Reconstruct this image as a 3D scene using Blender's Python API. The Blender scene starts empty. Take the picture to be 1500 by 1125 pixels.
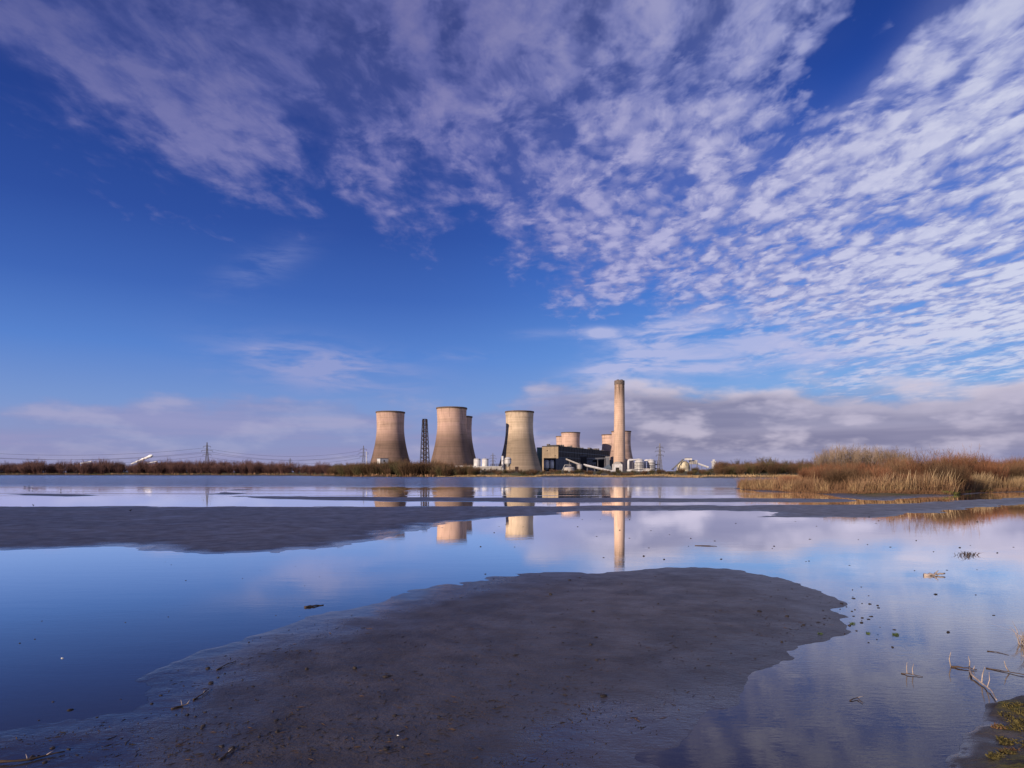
import bpy, math, random
import numpy as np
from mathutils import Vector, Matrix

scene = bpy.context.scene
COL = scene.collection
PI = math.pi

# ------------------------------------------------------------------ view
F = 1000.0            # focal length in photo pixels (photo is 1500 wide)
CH = 1.6              # eye height above the water
HY = 693.5            # horizon row

def P(x, D, y=None, z=None):
    """world point at distance D seen at photo column x (and row y)"""
    return Vector(((x-750.0)/F*D, D, z if y is None else CH+(HY-y)/F*D))
def gd(y):            # distance at which flat ground appears on row y
    return CH*F/(y-HY)

# ------------------------------------------------------------------ noise (numpy value noise)
def _hash(ix, iy, seed):
    h = (ix.astype(np.int64)*374761393 + iy.astype(np.int64)*668265263 + seed*1274126177) & 0x7fffffff
    h = ((h ^ (h >> 13))*1274126177) & 0x7fffffff
    return ((h ^ (h >> 16)) & 0xffff)/65535.0
def vnoise(x, y, seed=0):
    ix = np.floor(x); iy = np.floor(y); fx = x-ix; fy = y-iy
    fx = fx*fx*(3-2*fx); fy = fy*fy*(3-2*fy)
    a = _hash(ix, iy, seed); b = _hash(ix+1, iy, seed); c = _hash(ix, iy+1, seed); d = _hash(ix+1, iy+1, seed)
    return (a*(1-fx)+b*fx)*(1-fy)+(c*(1-fx)+d*fx)*fy - 0.5
def fbm(x, y, octs=4, seed=0):
    s = 0; a = 1.0
    for o in range(octs):
        s = s+a*vnoise(x*2**o+17.3*o, y*2**o-9.1*o, seed+o); a *= 0.5
    return s

# ------------------------------------------------------------------ shader helper
class E:
    """a node socket with operators"""
    def __init__(s, nt, sock): s.nt = nt; s.s = sock
    def _m(s, op, *o, clamp=False):
        n = s.nt.nodes.new('ShaderNodeMath'); n.operation = op; n.use_clamp = clamp
        for i, v in enumerate((s,)+o):
            if isinstance(v, E): s.nt.links.new(v.s, n.inputs[i])
            else: n.inputs[i].default_value = v
        return E(s.nt, n.outputs[0])
    def __add__(s, o): return s._m('ADD', o)
    __radd__ = __add__
    def __sub__(s, o): return s._m('SUBTRACT', o)
    def __rsub__(s, o): return (s*-1.0)+o
    def __mul__(s, o): return s._m('MULTIPLY', o)
    __rmul__ = __mul__
    def __truediv__(s, o): return s._m('DIVIDE', o)
    def clamp(s): return s._m('ADD', 0.0, clamp=True)
    def ss(s, a, b):
        n = s.nt.nodes.new('ShaderNodeMapRange'); n.interpolation_type = 'SMOOTHSTEP'
        s.nt.links.new(s.s, n.inputs[0]); n.inputs[1].default_value = a; n.inputs[2].default_value = b
        return E(s.nt, n.outputs[0])
    def lin(s, a, b, c=0.0, d=1.0):
        n = s.nt.nodes.new('ShaderNodeMapRange')
        s.nt.links.new(s.s, n.inputs[0])
        for i, v in enumerate((a, b, c, d)): n.inputs[i+1].default_value = v
        return E(s.nt, n.outputs[0])
    def max(s, o): return s._m('MAXIMUM', o)
    def min(s, o): return s._m('MINIMUM', o)
    def pow(s, o): return s._m('POWER', o)
    def abs(s): return s._m('ABSOLUTE')
    def ramp(s, pts, interp='LINEAR'):
        n = s.nt.nodes.new('ShaderNodeValToRGB'); cr = n.color_ramp; cr.interpolation = interp
        while len(cr.elements) < len(pts): cr.elements.new(0.5)
        for e, (p, c) in zip(cr.elements, pts): e.position = p
        for e, (p, c) in zip(cr.elements, pts):
            e.position = p; e.color = (*(c if not isinstance(c, (int, float)) else (c, c, c)), 1)
        s.nt.links.new(s.s, n.inputs[0]); return E(s.nt, n.outputs[0])

def srgb(r, g, b):
    f = lambda c: (c/255/12.92) if c/255 <= 0.04045 else ((c/255+0.055)/1.055)**2.4
    return (f(r), f(g), f(b))

class NT:
    def __init__(s, nt): s.nt = nt
    def node(s, t, **k):
        n = s.nt.nodes.new(t)
        for a, b in k.items(): setattr(n, a, b)
        return n
    def e(s, sock): return E(s.nt, sock)
    def link(s, a, b):
        if isinstance(a, E): s.nt.links.new(a.s, b)
        elif isinstance(a, tuple): b.default_value = (*a, 1) if len(b.default_value) == 4 else a
        else: b.default_value = a
    def vec(s, x, y, z=0.0):
        n = s.node('ShaderNodeCombineXYZ')
        for i, v in enumerate((x, y, z)): s.link(v, n.inputs[i])
        return s.e(n.outputs[0])
    def sep(s, v):
        n = s.node('ShaderNodeSeparateXYZ'); s.link(v, n.inputs[0]); return [s.e(o) for o in n.outputs]
    def noise(s, vec, scale, detail=3, rough=0.5, dist=0.0, lac=2.0):
        n = s.node('ShaderNodeTexNoise'); s.link(vec, n.inputs['Vector'])
        n.inputs['Scale'].default_value = scale; n.inputs['Detail'].default_value = detail
        n.inputs['Roughness'].default_value = rough; n.inputs['Distortion'].default_value = dist
        n.inputs['Lacunarity'].default_value = lac
        return s.e(n.outputs[0])
    def voro(s, vec, scale, out=0, feature='F1', rand=1.0):
        n = s.node('ShaderNodeTexVoronoi', feature=feature); s.link(vec, n.inputs['Vector'])
        n.inputs['Scale'].default_value = scale; n.inputs['Randomness'].default_value = rand
        return s.e(n.outputs[out])
    def mix(s, f, a, b, blend='MIX'):
        n = s.node('ShaderNodeMix', data_type='RGBA', blend_type=blend)
        s.link(f, n.inputs[0]); s.link(a, n.inputs[6]); s.link(b, n.inputs[7])
        return s.e(n.outputs[2])
    def scalev(s, v, sc):
        n = s.node('ShaderNodeVectorMath', operation='MULTIPLY'); s.link(v, n.inputs[0]); n.inputs[1].default_value = sc
        return s.e(n.outputs[0])
    def addv(s, v, w):
        n = s.node('ShaderNodeVectorMath', operation='ADD'); s.link(v, n.inputs[0]); s.link(w, n.inputs[1])
        return s.e(n.outputs[0])
    def obj(s): return s.e(s.node('ShaderNodeTexCoord').outputs['Object'])
    def pos(s): return s.e(s.node('ShaderNodeNewGeometry').outputs['Position'])
    def rnd(s): return s.e(s.node('ShaderNodeObjectInfo').outputs['Random'])
    def attr(s, name): return s.e(s.node('ShaderNodeAttribute', attribute_name=name).outputs['Fac'])
    def bump(s, h, strength=0.5, dist=0.1, normal=None):
        n = s.node('ShaderNodeBump'); s.link(h, n.inputs['Height'])
        s.link(strength, n.inputs['Strength']); n.inputs['Distance'].default_value = dist
        if normal: s.link(normal, n.inputs['Normal'])
        return s.e(n.outputs[0])

def material(name):
    m = bpy.data.materials.new(name); m.use_nodes = True
    nt = NT(m.node_tree); b = m.node_tree.nodes['Principled BSDF']
    return m, nt, b
def simple(name, col, rough=0.8, var=0.15, scale=0.3, metal=0.0, spec=0.3, rndv=0.0, stain=0.0):
    """base colour broken up by object-space noise"""
    m, t, b = material(name)
    n = t.noise(t.obj(), scale, 5, 0.6)
    f = n.lin(0.3, 0.7, 1-var*1.5, 1+var)
    if rndv: f = f*t.rnd().lin(0, 1, 1-rndv, 1+rndv)
    if stain:
        x, y, z = t.sep(t.obj())
        st = t.noise(t.vec(x, y, z*0.12), scale*2.2, 4, 0.6).ss(0.5, 0.72)
        f = f*(1-st*stain)
    v = t.vec(f, f, f)
    t.link(t.mix(1.0, (*col,), v, 'MULTIPLY'), b.inputs['Base Color'])
    b.inputs['Roughness'].default_value = rough; b.inputs['Metallic'].default_value = metal
    b.inputs['Specular IOR Level'].default_value = spec
    return m

# ------------------------------------------------------------------ sun + sky
SUN_EL = math.radians(13.5); SUN_PHI = math.radians(47)      # sun to the left and a little behind the viewer
sun_dir = Vector((-math.sin(SUN_PHI)*math.cos(SUN_EL), -math.cos(SUN_PHI)*math.cos(SUN_EL), math.sin(SUN_EL)))
L = bpy.data.lights.new('sun', 'SUN'); L.energy = 6.0; L.angle = math.radians(0.53); L.color = (1.0, 0.79, 0.60)
so = bpy.data.objects.new('sun', L); COL.objects.link(so); so.location = (0, 0, 50)
so.rotation_euler = sun_dir.to_track_quat('Z', 'Y').to_euler()

w = bpy.data.worlds.new('World'); scene.world = w; w.use_nodes = True
w.cycles.sampling_method = 'MANUAL'; w.cycles.sample_map_resolution = 256
w.node_tree.nodes.clear(); T = NT(w.node_tree)
bg = T.node('ShaderNodeBackground'); out = T.node('ShaderNodeOutputWorld')
w.node_tree.links.new(bg.outputs[0], out.inputs[0])
sky = T.node('ShaderNodeTexSky', sky_type='NISHITA'); sky.sun_disc = False
sky.sun_elevation = SUN_EL; sky.sun_rotation = math.atan2(sun_dir.x, sun_dir.y)
sky.air_density = 1.0; sky.dust_density = 0.4; sky.ozone_density = 3.0
tc = T.node('ShaderNodeTexCoord'); dvec = T.e(tc.outputs['Generated'])
dx, dy, dz = T.sep(dvec)
azn = T.node('ShaderNodeMath', operation='ARCTAN2'); T.link(dx, azn.inputs[0]); T.link(dy, azn.inputs[1])
AZ = T.e(azn.outputs[0])*(180/PI)                       # degrees, 0 = north (+Y), positive east
EL = dz._m('ARCSINE')*(180/PI)
AU = AZ.lin(-45, 45)                                    # 0..1 across the front sky
def ae(x, y):
    a = math.atan((x-750)/F); e = math.atan((HY-y)/F*math.cos(a)); return math.degrees(a), math.degrees(e)
def curve(pts, lo, hi):                                 # elevation (deg) as a smooth function of azimuth
    q = sorted((max(0.0, min(1.0, (a+45)/90)), (v-lo)/(hi-lo)) for a, v in pts)
    r = AU.ramp([(a, v) for a, v in q], 'LINEAR'); return r*(hi-lo)+lo
# clear-sky colour by elevation
ELn = EL.lin(0, 50)
grad = ELn.ramp([(0.0, srgb(158, 160, 200)), (0.05, srgb(146, 160, 208)), (0.11, srgb(122, 152, 212)), (0.19, srgb(88, 132, 210)), (0.28, srgb(62, 102, 186)),
                 (0.38, srgb(44, 78, 162)), (0.50, srgb(33, 62, 142)), (0.66, srgb(22, 46, 116)), (1.0, srgb(16, 34, 98))])
gradR = ELn.ramp([(0.0, srgb(130, 135, 175)), (0.05, srgb(128, 146, 196)), (0.13, srgb(128, 170, 226)), (0.22, srgb(98, 152, 228)), (0.32, srgb(66, 122, 218)),
                 (0.45, srgb(42, 88, 186)), (0.58, srgb(28, 64, 152)), (0.7, srgb(20, 48, 122)), (1.0, srgb(18, 42, 112))])
grad = T.mix(AZ.ss(-12, 28), grad, gradR)
grad10 = T.mix(1.0, grad, (10., 10., 10.), 'MULTIPLY')
nish = T.mix(1.0, T.e(sky.outputs[0]), (0.62, 0.72, 1.0), 'MULTIPLY')
base = T.mix(0.88, nish, grad10)

# --- high mackerel deck, flat layer seen in perspective
den = dz.max(0.0)+0.03
pu = dx/den; pv = dy/den
plane = T.vec(pu, pv, 0.0)
warp = T.noise(plane, 2.5, 2)
wv = T.vec(pu+warp*0.14, pv+warp*0.2, 0.3)
streak = T.noise(T.scalev(wv, (3.2, 0.9, 1)), 1.0, 2, 0.5)
big = T.noise(T.scalev(plane, (0.9, 0.8, 1)), 1.3, 1, 0.5)
puff = T.noise(T.scalev(wv, (9.0, 5.2, 1)), 1.0, 4, 0.58)
fine = T.noise(T.scalev(wv, (24, 17, 1)), 1.0, 3, 0.6)
vor = T.voro(T.scalev(T.vec(pu+fine*0.055+puff*0.10, pv+fine*0.09-puff*0.14), (11.5, 6.6, 1)), 1.0)
vor2 = T.voro(T.scalev(T.vec(pu-fine*0.03-puff*0.10, pv+fine*0.05+puff*0.10), (22, 12.5, 1)), 1.0)
low = curve([ae(-250, 60), ae(0, 105), ae(60, 145), ae(150, 195), ae(250, 235), ae(400, 262), ae(540, 280), ae(640, 300), ae(735, 335), ae(790, 402), ae(880, 425), ae(960, 445), ae(1060, 480), ae(1130, 515), ae(1250, 540), ae(1500, 545)], 0, 40)
edge = EL-low+(streak-0.5)*11+(puff-0.5)*13
deck = edge.ss(-2.6, 4.6)
right = AZ.ss(-8, 22)
# blue lane through the deck, running away from the viewer
lane = ((pu-0.705+(streak-0.5)*0.35)/pv.lin(1.3, 3.0, 0.10, 0.05)); lane = (lane*lane*-1.0)._m('EXPONENT')*pv.ss(2.15, 1.55)
lane2 = ((pu-0.43)/0.08); lane2 = (lane2*lane2*-1.0)._m('EXPONENT')*pv.ss(1.9, 1.5)*0.8
lane3 = ((pu-0.16)/0.035); lane3 = (lane3*lane3*-1.0)._m('EXPONENT')*pv.ss(2.1, 1.7)*0.35
tl = ((pu+1.13)/0.12); tl = (tl*tl*-1.0)._m('EXPONENT')*pv.ss(1.75, 1.5)*0.6
cellw = AZ.lin(-20, 8, 0.09, 0.25)*EL.lin(18, 34, 1.0, 0.5)
tone = puff*0.56+streak*0.26+fine*0.18+(0.40-vor)*cellw+(0.40-vor2)*cellw*0.55+(big-0.5)*0.10+0.012+(streak-0.5)*(AZ.lin(-10, -25, 0.0, 0.30)+EL.lin(18, 34, 0.0, 0.28))-EL.lin(20, 34, 0.0, 0.012)
tone = tone-lane*0.16-lane2*0.06-lane3*0.15-tl*0.15+right*0.07+EL.ss(19, 9)*right*0.035+AZ.ss(22, 34)*0.02
dens = tone.ss(0.375, 0.535)*deck
amax = AZ.lin(-32, 20, 0.55, 0.90)-EL.ss(22, 32)*AZ.ss(40, 0)*0.10
veil = deck*0.22*(1-lane)
a1 = (dens*amax+veil*(1-dens)).clamp()
litc = AZ.lin(-35, 35).ramp([(0, srgb(142, 140, 190)), (0.40, srgb(162, 156, 202)), (0.65, srgb(192, 188, 222)), (1, srgb(214, 216, 236))])
shadc = AZ.lin(-35, 35).ramp([(0, srgb(96, 104, 168)), (0.45, srgb(116, 120, 182)), (1, srgb(150, 158, 208))])
bright = (tone.ss(0.47, 0.66)*0.85+fine.ss(0.4, 0.65)*0.15)
bright = (bright*(1-EL.ss(22, 34)*0.45)+EL.ss(20, 9)*0.15).clamp()
c1 = T.mix(bright, shadc, litc)
c1 = T.mix(1.0, c1, (10., 10., 10.), 'MULTIPLY')
col = T.mix(a1, base, c1)

# --- low layer near the horizon: wispy on the left, cumulus bank on the right
hv = T.vec(AZ*0.060, EL*0.18, 0.0)
ln = T.noise(hv, 1.0, 3, 0.55, 0.3)
ln2 = T.noise(T.scalev(hv, (2.6, 2.3, 1)), 1.0, 4, 0.55, 0.0)
ln3 = T.noise(T.scalev(hv, (0.8, 3.6, 1)), 1.0, 3, 0.5)
top = curve([ae(-300, 585), ae(0, 592), ae(250, 585), ae(420, 575), ae(600, 595), ae(750, 588), ae(820, 556), ae(960, 548), ae(1100, 545), ae(1230, 552), ae(1400, 556), ae(1500, 548)], 0, 12)
hd = top-EL+(ln-0.5)*7+(ln2-0.5)*6
a2 = hd.ss(-0.5, 1.5)
rightb = AZ.ss(-3, 12)
a2 = a2*(0.72+0.23*rightb+EL.ss(4, 1.5)*0.2)*(0.55+0.45*(ln3.ss(0.35, 0.6)+rightb).clamp())
body = T.mix(ln3.ss(0.38, 0.66)*0.8, T.mix(rightb, srgb(136, 140, 186), srgb(132, 131, 162)), T.mix(rightb, srgb(158, 154, 194), srgb(166, 162, 188)))
body = T.mix((ln2.ss(0.46, 0.64)*AZ.lin(-10, 8, 0.35, 0.75)).clamp(), body, srgb(200, 192, 212))
edgeb = hd.ss(2.4, 0.4)*rightb*ln2.ss(0.3, 0.6)
body = T.mix((edgeb*0.85).clamp(), body, srgb(218, 208, 222))
body = T.mix(EL.ss(2.4, 0.6)*0.55, body, srgb(142, 146, 186))
c2 = T.mix(1.0, body, (10., 10., 10.), 'MULTIPLY')
col = T.mix(a2.clamp(), col, c2)

# --- separate wisps
def blob(x, y, rx, ry, rot=0.0):
    a, e = ae(x, y); sx = rx/F*180/PI; sy = ry/F*180/PI
    c, s = math.cos(rot), math.sin(rot)
    u = ((AZ-a)*c+(EL-e)*s)/sx; v = ((EL-e)*c-(AZ-a)*s)/sy
    return ((u*u+v*v)*-1.0)._m('EXPONENT')
wisp = T.noise(T.vec(AZ*0.16, EL*0.75, 4.0), 1.0, 4, 0.62, 0.4)
W = blob(475, 540, 110, 28, -0.1)*1.6+blob(380, 515, 18, 8)*0.6+blob(385, 390, 60, 20, 0.5)*0.42+blob(880, 488, 22, 8)*1.7+blob(975, 490, 70, 20, 0.15)*1.8+blob(1180, 505, 110, 24, -0.1)*1.6+blob(1020, 535, 90, 20)*1.3 \
    + blob(890, 545, 70, 18, 0.3)*1.6+blob(670, 520, 50, 7)*0.5+blob(800, 490, 50, 7)*0.3
a3 = (W*wisp.ss(0.34, 0.66)).clamp()*0.8
c3 = T.mix(1.0, T.mix(AZ.ss(-5, 8), srgb(152, 160, 208), srgb(184, 188, 226)), (10., 10., 10.), 'MULTIPLY')
col = T.mix(a3, col, c3)
T.link(col, bg.inputs['Color']); bg.inputs['Strength'].default_value = 0.1
# ------------------------------------------------------------------ object helpers
class MB:
    """collects geometry for ONE mesh"""
    def __init__(s): s.v = []; s.f = []; s.mi = []; s.cur = 0
    def add(s, vs, fs):
        b = len(s.v); s.v.extend([tuple(v) for v in vs]); s.f.extend([tuple(i+b for i in f) for f in fs]); s.mi.extend([s.cur]*len(fs)); return s
    def box(s, x0, x1, y0, y1, z0, z1):
        vs = [(x, y, z) for z in (z0, z1) for y in (y0, y1) for x in (x0, x1)]
        return s.add(vs, [(0, 2, 3, 1), (4, 5, 7, 6), (0, 1, 5, 4), (1, 3, 7, 5), (3, 2, 6, 7), (2, 0, 4, 6)])
    def tube(s, pts, rad, n=6, cap=True):
        pts = [Vector(p) for p in pts]; k = len(pts)
        if isinstance(rad, (int, float)): rad = [rad]*k
        vs = []; up = None
        for i, p in enumerate(pts):
            d = (pts[min(i+1, k-1)]-pts[max(i-1, 0)])
            d = d.normalized() if d.length > 1e-9 else Vector((0, 0, 1))
            if up is None: up = Vector((0, 0, 1)) if abs(d.z) < 0.9 else Vector((1, 0, 0))
            a = d.cross(up).normalized(); b = d.cross(a).normalized(); up = -b if False else up
            for j in range(n):
                t = 2*PI*j/n; vs.append(p+(a*math.cos(t)+b*math.sin(t))*rad[i])
        fs = [(i*n+j, i*n+(j+1) % n, (i+1)*n+(j+1) % n, (i+1)*n+j) for i in range(k-1) for j in range(n)]
        if cap: fs += [tuple(range(n-1, -1, -1)), tuple((k-1)*n+j for j in range(n))]
        return s.add(vs, fs)
    def lathe(s, prof, n=32, c=(0, 0), capb=False, capt=False):
        vs = []
        for r_, z in prof:
            for j in range(n):
                t = 2*PI*j/n; vs.append((c[0]+r_*math.cos(t), c[1]+r_*math.sin(t), z))
        k = len(prof)
        fs = [(i*n+j, i*n+(j+1) % n, (i+1)*n+(j+1) % n, (i+1)*n+j) for i in range(k-1) for j in range(n)]
        if capb: fs.append(tuple(range(n-1, -1, -1)))
        if capt: fs.append(tuple((k-1)*n+j for j in range(n)))
        return s.add(vs, fs)
    def prism(s, poly, y0, y1):
        """poly in x,z extruded along y"""
        n = len(poly); vs = [(x, y0, z) for x, z in poly]+[(x, y1, z) for x, z in poly]
        return s.add(vs, [tuple(range(n)), tuple(range(2*n-1, n-1, -1))]+[(j, j+n, (j+1) % n+n, (j+1) % n) for j in range(n)])
    def bar(s, a, b, r_): return s.tube([a, b], r_, 4, False)
    def mesh(s, name, mats, smooth=False):
        me = bpy.data.meshes.new(name); me.from_pydata(s.v, [], s.f)
        for m in (mats if isinstance(mats, (list, tuple)) else [mats]): me.materials.append(m)
        if s.cur or any(s.mi): me.polygons.foreach_set('material_index', s.mi)
        if smooth: me.polygons.foreach_set('use_smooth', [True]*len(me.polygons))
        me.update(); return me
    def build(s, name, mats, parent=None, smooth=False):
        return link(name, s.mesh(name, mats, smooth), parent)
def link(name, me, parent=None, loc=None, rz=None):
    o = bpy.data.objects.new(name, me); COL.objects.link(o)
    if parent: o.parent = parent
    if loc is not None: o.location = loc
    if rz is not None: o.rotation_euler = (0, 0, rz)
    return o
def tag(o, label=None, cat=None, group=None, kind=None):
    if label: o['label'] = label
    if cat: o['category'] = cat
    if group: o['group'] = group
    if kind: o['kind'] = kind
    return o
def thing(name, label, cat, loc=(0, 0, 0), rz=0.0, group=None):
    o = bpy.data.objects.new(name, None); COL.objects.link(o); o.location = loc; o.rotation_euler = (0, 0, rz)
    return tag(o, label, cat, group)
def copy_tree(o, loc, rz, label=None, scale=None, parent=None):
    c = o.copy(); COL.objects.link(c)
    if parent: c.parent = parent
    else:
        c.location = loc; c.rotation_euler = (0, 0, rz)
        if scale: c.scale = scale if isinstance(scale, tuple) else (scale,)*3
        if label: c['label'] = label
    for ch in [k for k in KIDS.get(o.name, [])]: copy_tree(ch, None, None, None, None, c)
    return c
KIDS = {}
def reg(root):
    for ch in root.children: KIDS.setdefault(root.name, []).append(ch); reg(ch)

# ------------------------------------------------------------------ ground: mud flats, banks and land, as one height field
def W_(pts): return np.array([((x-750)/F*gd(y), gd(y)) for x, y in pts])
pA = W_([(-60, 1135), (-80, 1086), (15, 1064), (106, 1034), (204, 1001), (288, 962), (398, 923), (500, 892), (600, 868), (660, 855), (720, 843), (790, 838), (880, 837), (955, 834), (1000, 828.5), (1040, 828),
         (1100, 834), (1160, 850), (1210, 872), (1243, 893), (1250, 905), (1232, 926), (1180, 946), (1120, 972), (1075, 1000), (1035, 1036), (1000, 1066), (975, 1100), (960, 1160), (930, 1400), (-500, 1400)])
pB = W_([(-900, 742.5), (-300, 742.5), (0, 742), (300, 741.6), (560, 742), (800, 741), (1040, 740), (1200, 739), (1300, 737.6), (1400, 733.6), (1500, 729), (1800, 720), (2300, 719), (2300, 728), (1800, 733), (1500, 739), (1450, 743),
         (1400, 746), (1350, 751), (1290, 756), (1220, 759.5), (1150, 758.5), (1105, 757), (1150, 751), (1120, 748.5), (1040, 748), (960, 748), (850, 749), (820, 752),
         (760, 758), (700, 762), (640, 770), (590, 784), (540, 793), (470, 803), (400, 810), (320, 809), (260, 804), (150, 802), (60, 806), (-60, 808), (-400, 812), (-900, 812)])
pC = W_([(349, 726.3), (400, 726.8), (560, 728), (800, 729.5), (1100, 730.5), (1240, 731), (1240, 735.2), (1100, 735.6), (800, 735.6), (560, 734.2), (460, 732.5), (370, 730.3), (340, 727.6)])
pD = W_([(12, 723.8), (60, 723.4), (110, 724.2), (155, 725.8), (100, 727.3), (40, 726)])
pE = W_([(8, 719), (20, 717.6), (31, 717.9), (20, 719.4)])
pF = W_([(305, 724.5), (330, 721.3), (367, 722.8), (345, 724.2)])
pG = W_([(333, 718.4), (345, 717), (381, 717.4), (352, 718.6)])
pI = W_([(1077, 714.6), (1085, 717.6), (1110, 719), (1160, 721.6), (1210, 723.8), (1240, 730), (1300, 732), (1370, 728), (1430, 722.5), (1500, 720.5), (1700, 717), (2300, 713), (2300, 700.5), (1700, 701.5), (1500, 703), (1200, 704), (1110, 708)])
pK = W_([(1370, 1160), (1398, 1120), (1418, 1092), (1440, 1062), (1462, 1034), (1500, 1018), (1650, 985), (1900, 960), (2400, 960), (2400, 1400), (1370, 1400)])
# far land: everything beyond the lake's far shore
shore = [(-2600, 640), (-900, 640), (0, 640), (300, 560), (440, 470), (485, 400), (520, 350), (600, 330), (690, 318), (900, 280), (1080, 250), (1300, 235), (1700, 225), (2600, 225), (5200, 225)]
pL = np.array([((x-750)/F*d, d) for x, d in shore]+[(9000, 200), (30000, 200), (30000, 9000), (-30000, 9000), (-30000, 640), (-8000, 640)])

def sdist(poly, x, y):
    n = len(poly); d = np.full(x.shape, 1e18); inside = np.zeros(x.shape, bool)
    for i in range(n):
        ax, ay = poly[i]; bx, by = poly[(i+1) % n]
        ex, ey = bx-ax, by-ay; L2 = ex*ex+ey*ey+1e-12
        t = np.clip(((x-ax)*ex+(y-ay)*ey)/L2, 0, 1)
        d = np.minimum(d, (x-ax-t*ex)**2+(y-ay-t*ey)**2)
        c = (ay > y) != (by > y)
        with np.errstate(divide='ignore', invalid='ignore'):
            xi = ex*(y-ay)/(ey if ey != 0 else 1e-12)+ax
        inside ^= c & (x < xi)
    d = np.sqrt(d); return np.where(inside, d, -d)
def prof(sd, h, l, depth=0.25, l2=None):
    l2 = l2 or l
    return np.where(sd > 0, h*(1-np.exp(-np.maximum(sd, 0)/l)), -depth*(1-np.exp(np.minimum(sd, 0)/l2)))
def height(x, y):
    x = np.asarray(x, float); y = np.asarray(y, float)
    n1 = fbm(x*0.45, y*0.45, 4, 3); n2 = fbm(x*3, y*3, 3, 9); nb = fbm(x*0.06, y*0.02, 3, 21)
    sdA = sdist(pA, x, y)
    A = prof(sdA+n2*0.13+n1*0.13, 0.034, 2.0, 0.2, 3.0)
    B = prof(sdist(pB, x, y)+n1*1.1+n2*0.2, 0.05, 2.5, 0.25, 6)
    C = prof(sdist(pC, x, y)+n1*1.0+nb*1.2, 0.055, 1.2, 0.25, 6)
    z = np.maximum(np.maximum(A, B), C)
    for q, h in ((pD, 0.045), (pE, 0.05), (pF, 0.07), (pG, 0.05)):
        z = np.maximum(z, prof(sdist(q, x, y)+n1*0.7, h, 0.6, 0.25, 6))
    sdI = sdist(pI, x, y)
    I = np.maximum(prof(sdI+n1*1.5, 0.12, 1.0, 0.3, 8), np.where(sdI > 1, 0.45*(1-np.exp(-(np.maximum(sdI, 1)-1)/5)), -1))
    K = prof(sdist(pK, x, y)+n1*0.12+n2*0.10, 0.12, 0.5, 0.2, 1.0)+np.where(sdist(pK, x, y) > 0, n2*0.03, 0)
    sdL = sdist(pL, x, y)
    Ld = prof(sdL+nb*12, 0.7, 2.0, 0.5, 20)+np.where(sdL > 4, 2.0*(1-np.exp(-(np.maximum(sdL, 4)-4)/18))+n1*0.3, 0)
    z = np.maximum(np.maximum(z, I), np.maximum(K, Ld))
    small = (n2*0.004+n1*0.006)*np.clip(1.2-y/120, 0, 1)
    wet = np.clip(z/0.012, -1, 1)
    zone_land = np.clip(np.maximum(np.where(sdL > -2, 1.0, 0), np.where(sdI > 0.6, np.clip((sdI-0.6)/1.5, 0, 1), 0)), 0, 1)
    zone_bank = np.clip(sdist(pK, x, y)/0.5+n2*1.2+0.2, 0, 1)*(sdist(pK, x, y) > -0.2)
    return z+small*(z > -0.02), zone_land, zone_bank

rows = np.concatenate([np.linspace(3200, 1500, 22), np.linspace(1480, 1130, 60), np.linspace(1126, 850, 230), np.linspace(848.8, 760, 76), np.arange(759.2, 712, -0.6),
                       np.arange(711.4, 699, -0.45), np.arange(698.7, 696, -0.15), np.array([695.9, 695.6, 695.3, 695, 694.6, 694.2, 693.9, 693.7, 693.6])])
cols = np.concatenate([np.linspace(-2600, -300, 60), np.linspace(-290, 1790, 560), np.linspace(1800, 4100, 60)])
DY = gd(rows)[:, None]*np.ones((1, len(cols))); DX = (cols[None, :]-750)/F*DY
Z, ZL, ZK = height(DX, DY)
nr, nc = Z.shape
def hlook(x, y):
    """height read back from the built ground grid"""
    x = np.asarray(x, float); y = np.asarray(y, float); rr = HY+CH*F/np.maximum(y, .5); cc = 750+x*F/y
    fr = np.interp(-rr, -rows, np.arange(nr)); fc_ = np.interp(cc, cols, np.arange(nc))
    i = np.clip(fr.astype(int), 0, nr-2); j = np.clip(fc_.astype(int), 0, nc-2); a = fr-i; b_ = fc_-j
    return (Z[i, j]*(1-b_)+Z[i, j+1]*b_)*(1-a)+(Z[i+1, j]*(1-b_)+Z[i+1, j+1]*b_)*a
def zat(x, y): return float(hlook([x], [y])[0])
verts = np.stack([DX, DY, Z], -1).reshape(-1, 3)
idx = np.arange(nr*nc).reshape(nr, nc)
quads = np.stack([idx[:-1, :-1], idx[:-1, 1:], idx[1:, 1:], idx[1:, :-1]], -1).reshape(-1, 4)
def np_mesh(name, verts, faces, mats, smooth=False, k=4):
    me = bpy.data.meshes.new(name); nv = len(verts); nf = len(faces)
    me.vertices.add(nv); me.vertices.foreach_set('co', np.ascontiguousarray(verts, np.float32).ravel())
    me.loops.add(nf*k); me.loops.foreach_set('vertex_index', np.ascontiguousarray(faces, np.int32).ravel())
    me.polygons.add(nf); me.polygons.foreach_set('loop_start', np.arange(nf, dtype=np.int32)*k)
    if smooth: me.polygons.foreach_set('use_smooth', np.ones(nf, bool))
    for m in (mats if isinstance(mats, (list, tuple)) else [mats]): me.materials.append(m)
    me.update(calc_edges=True); me.validate(); return me

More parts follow.
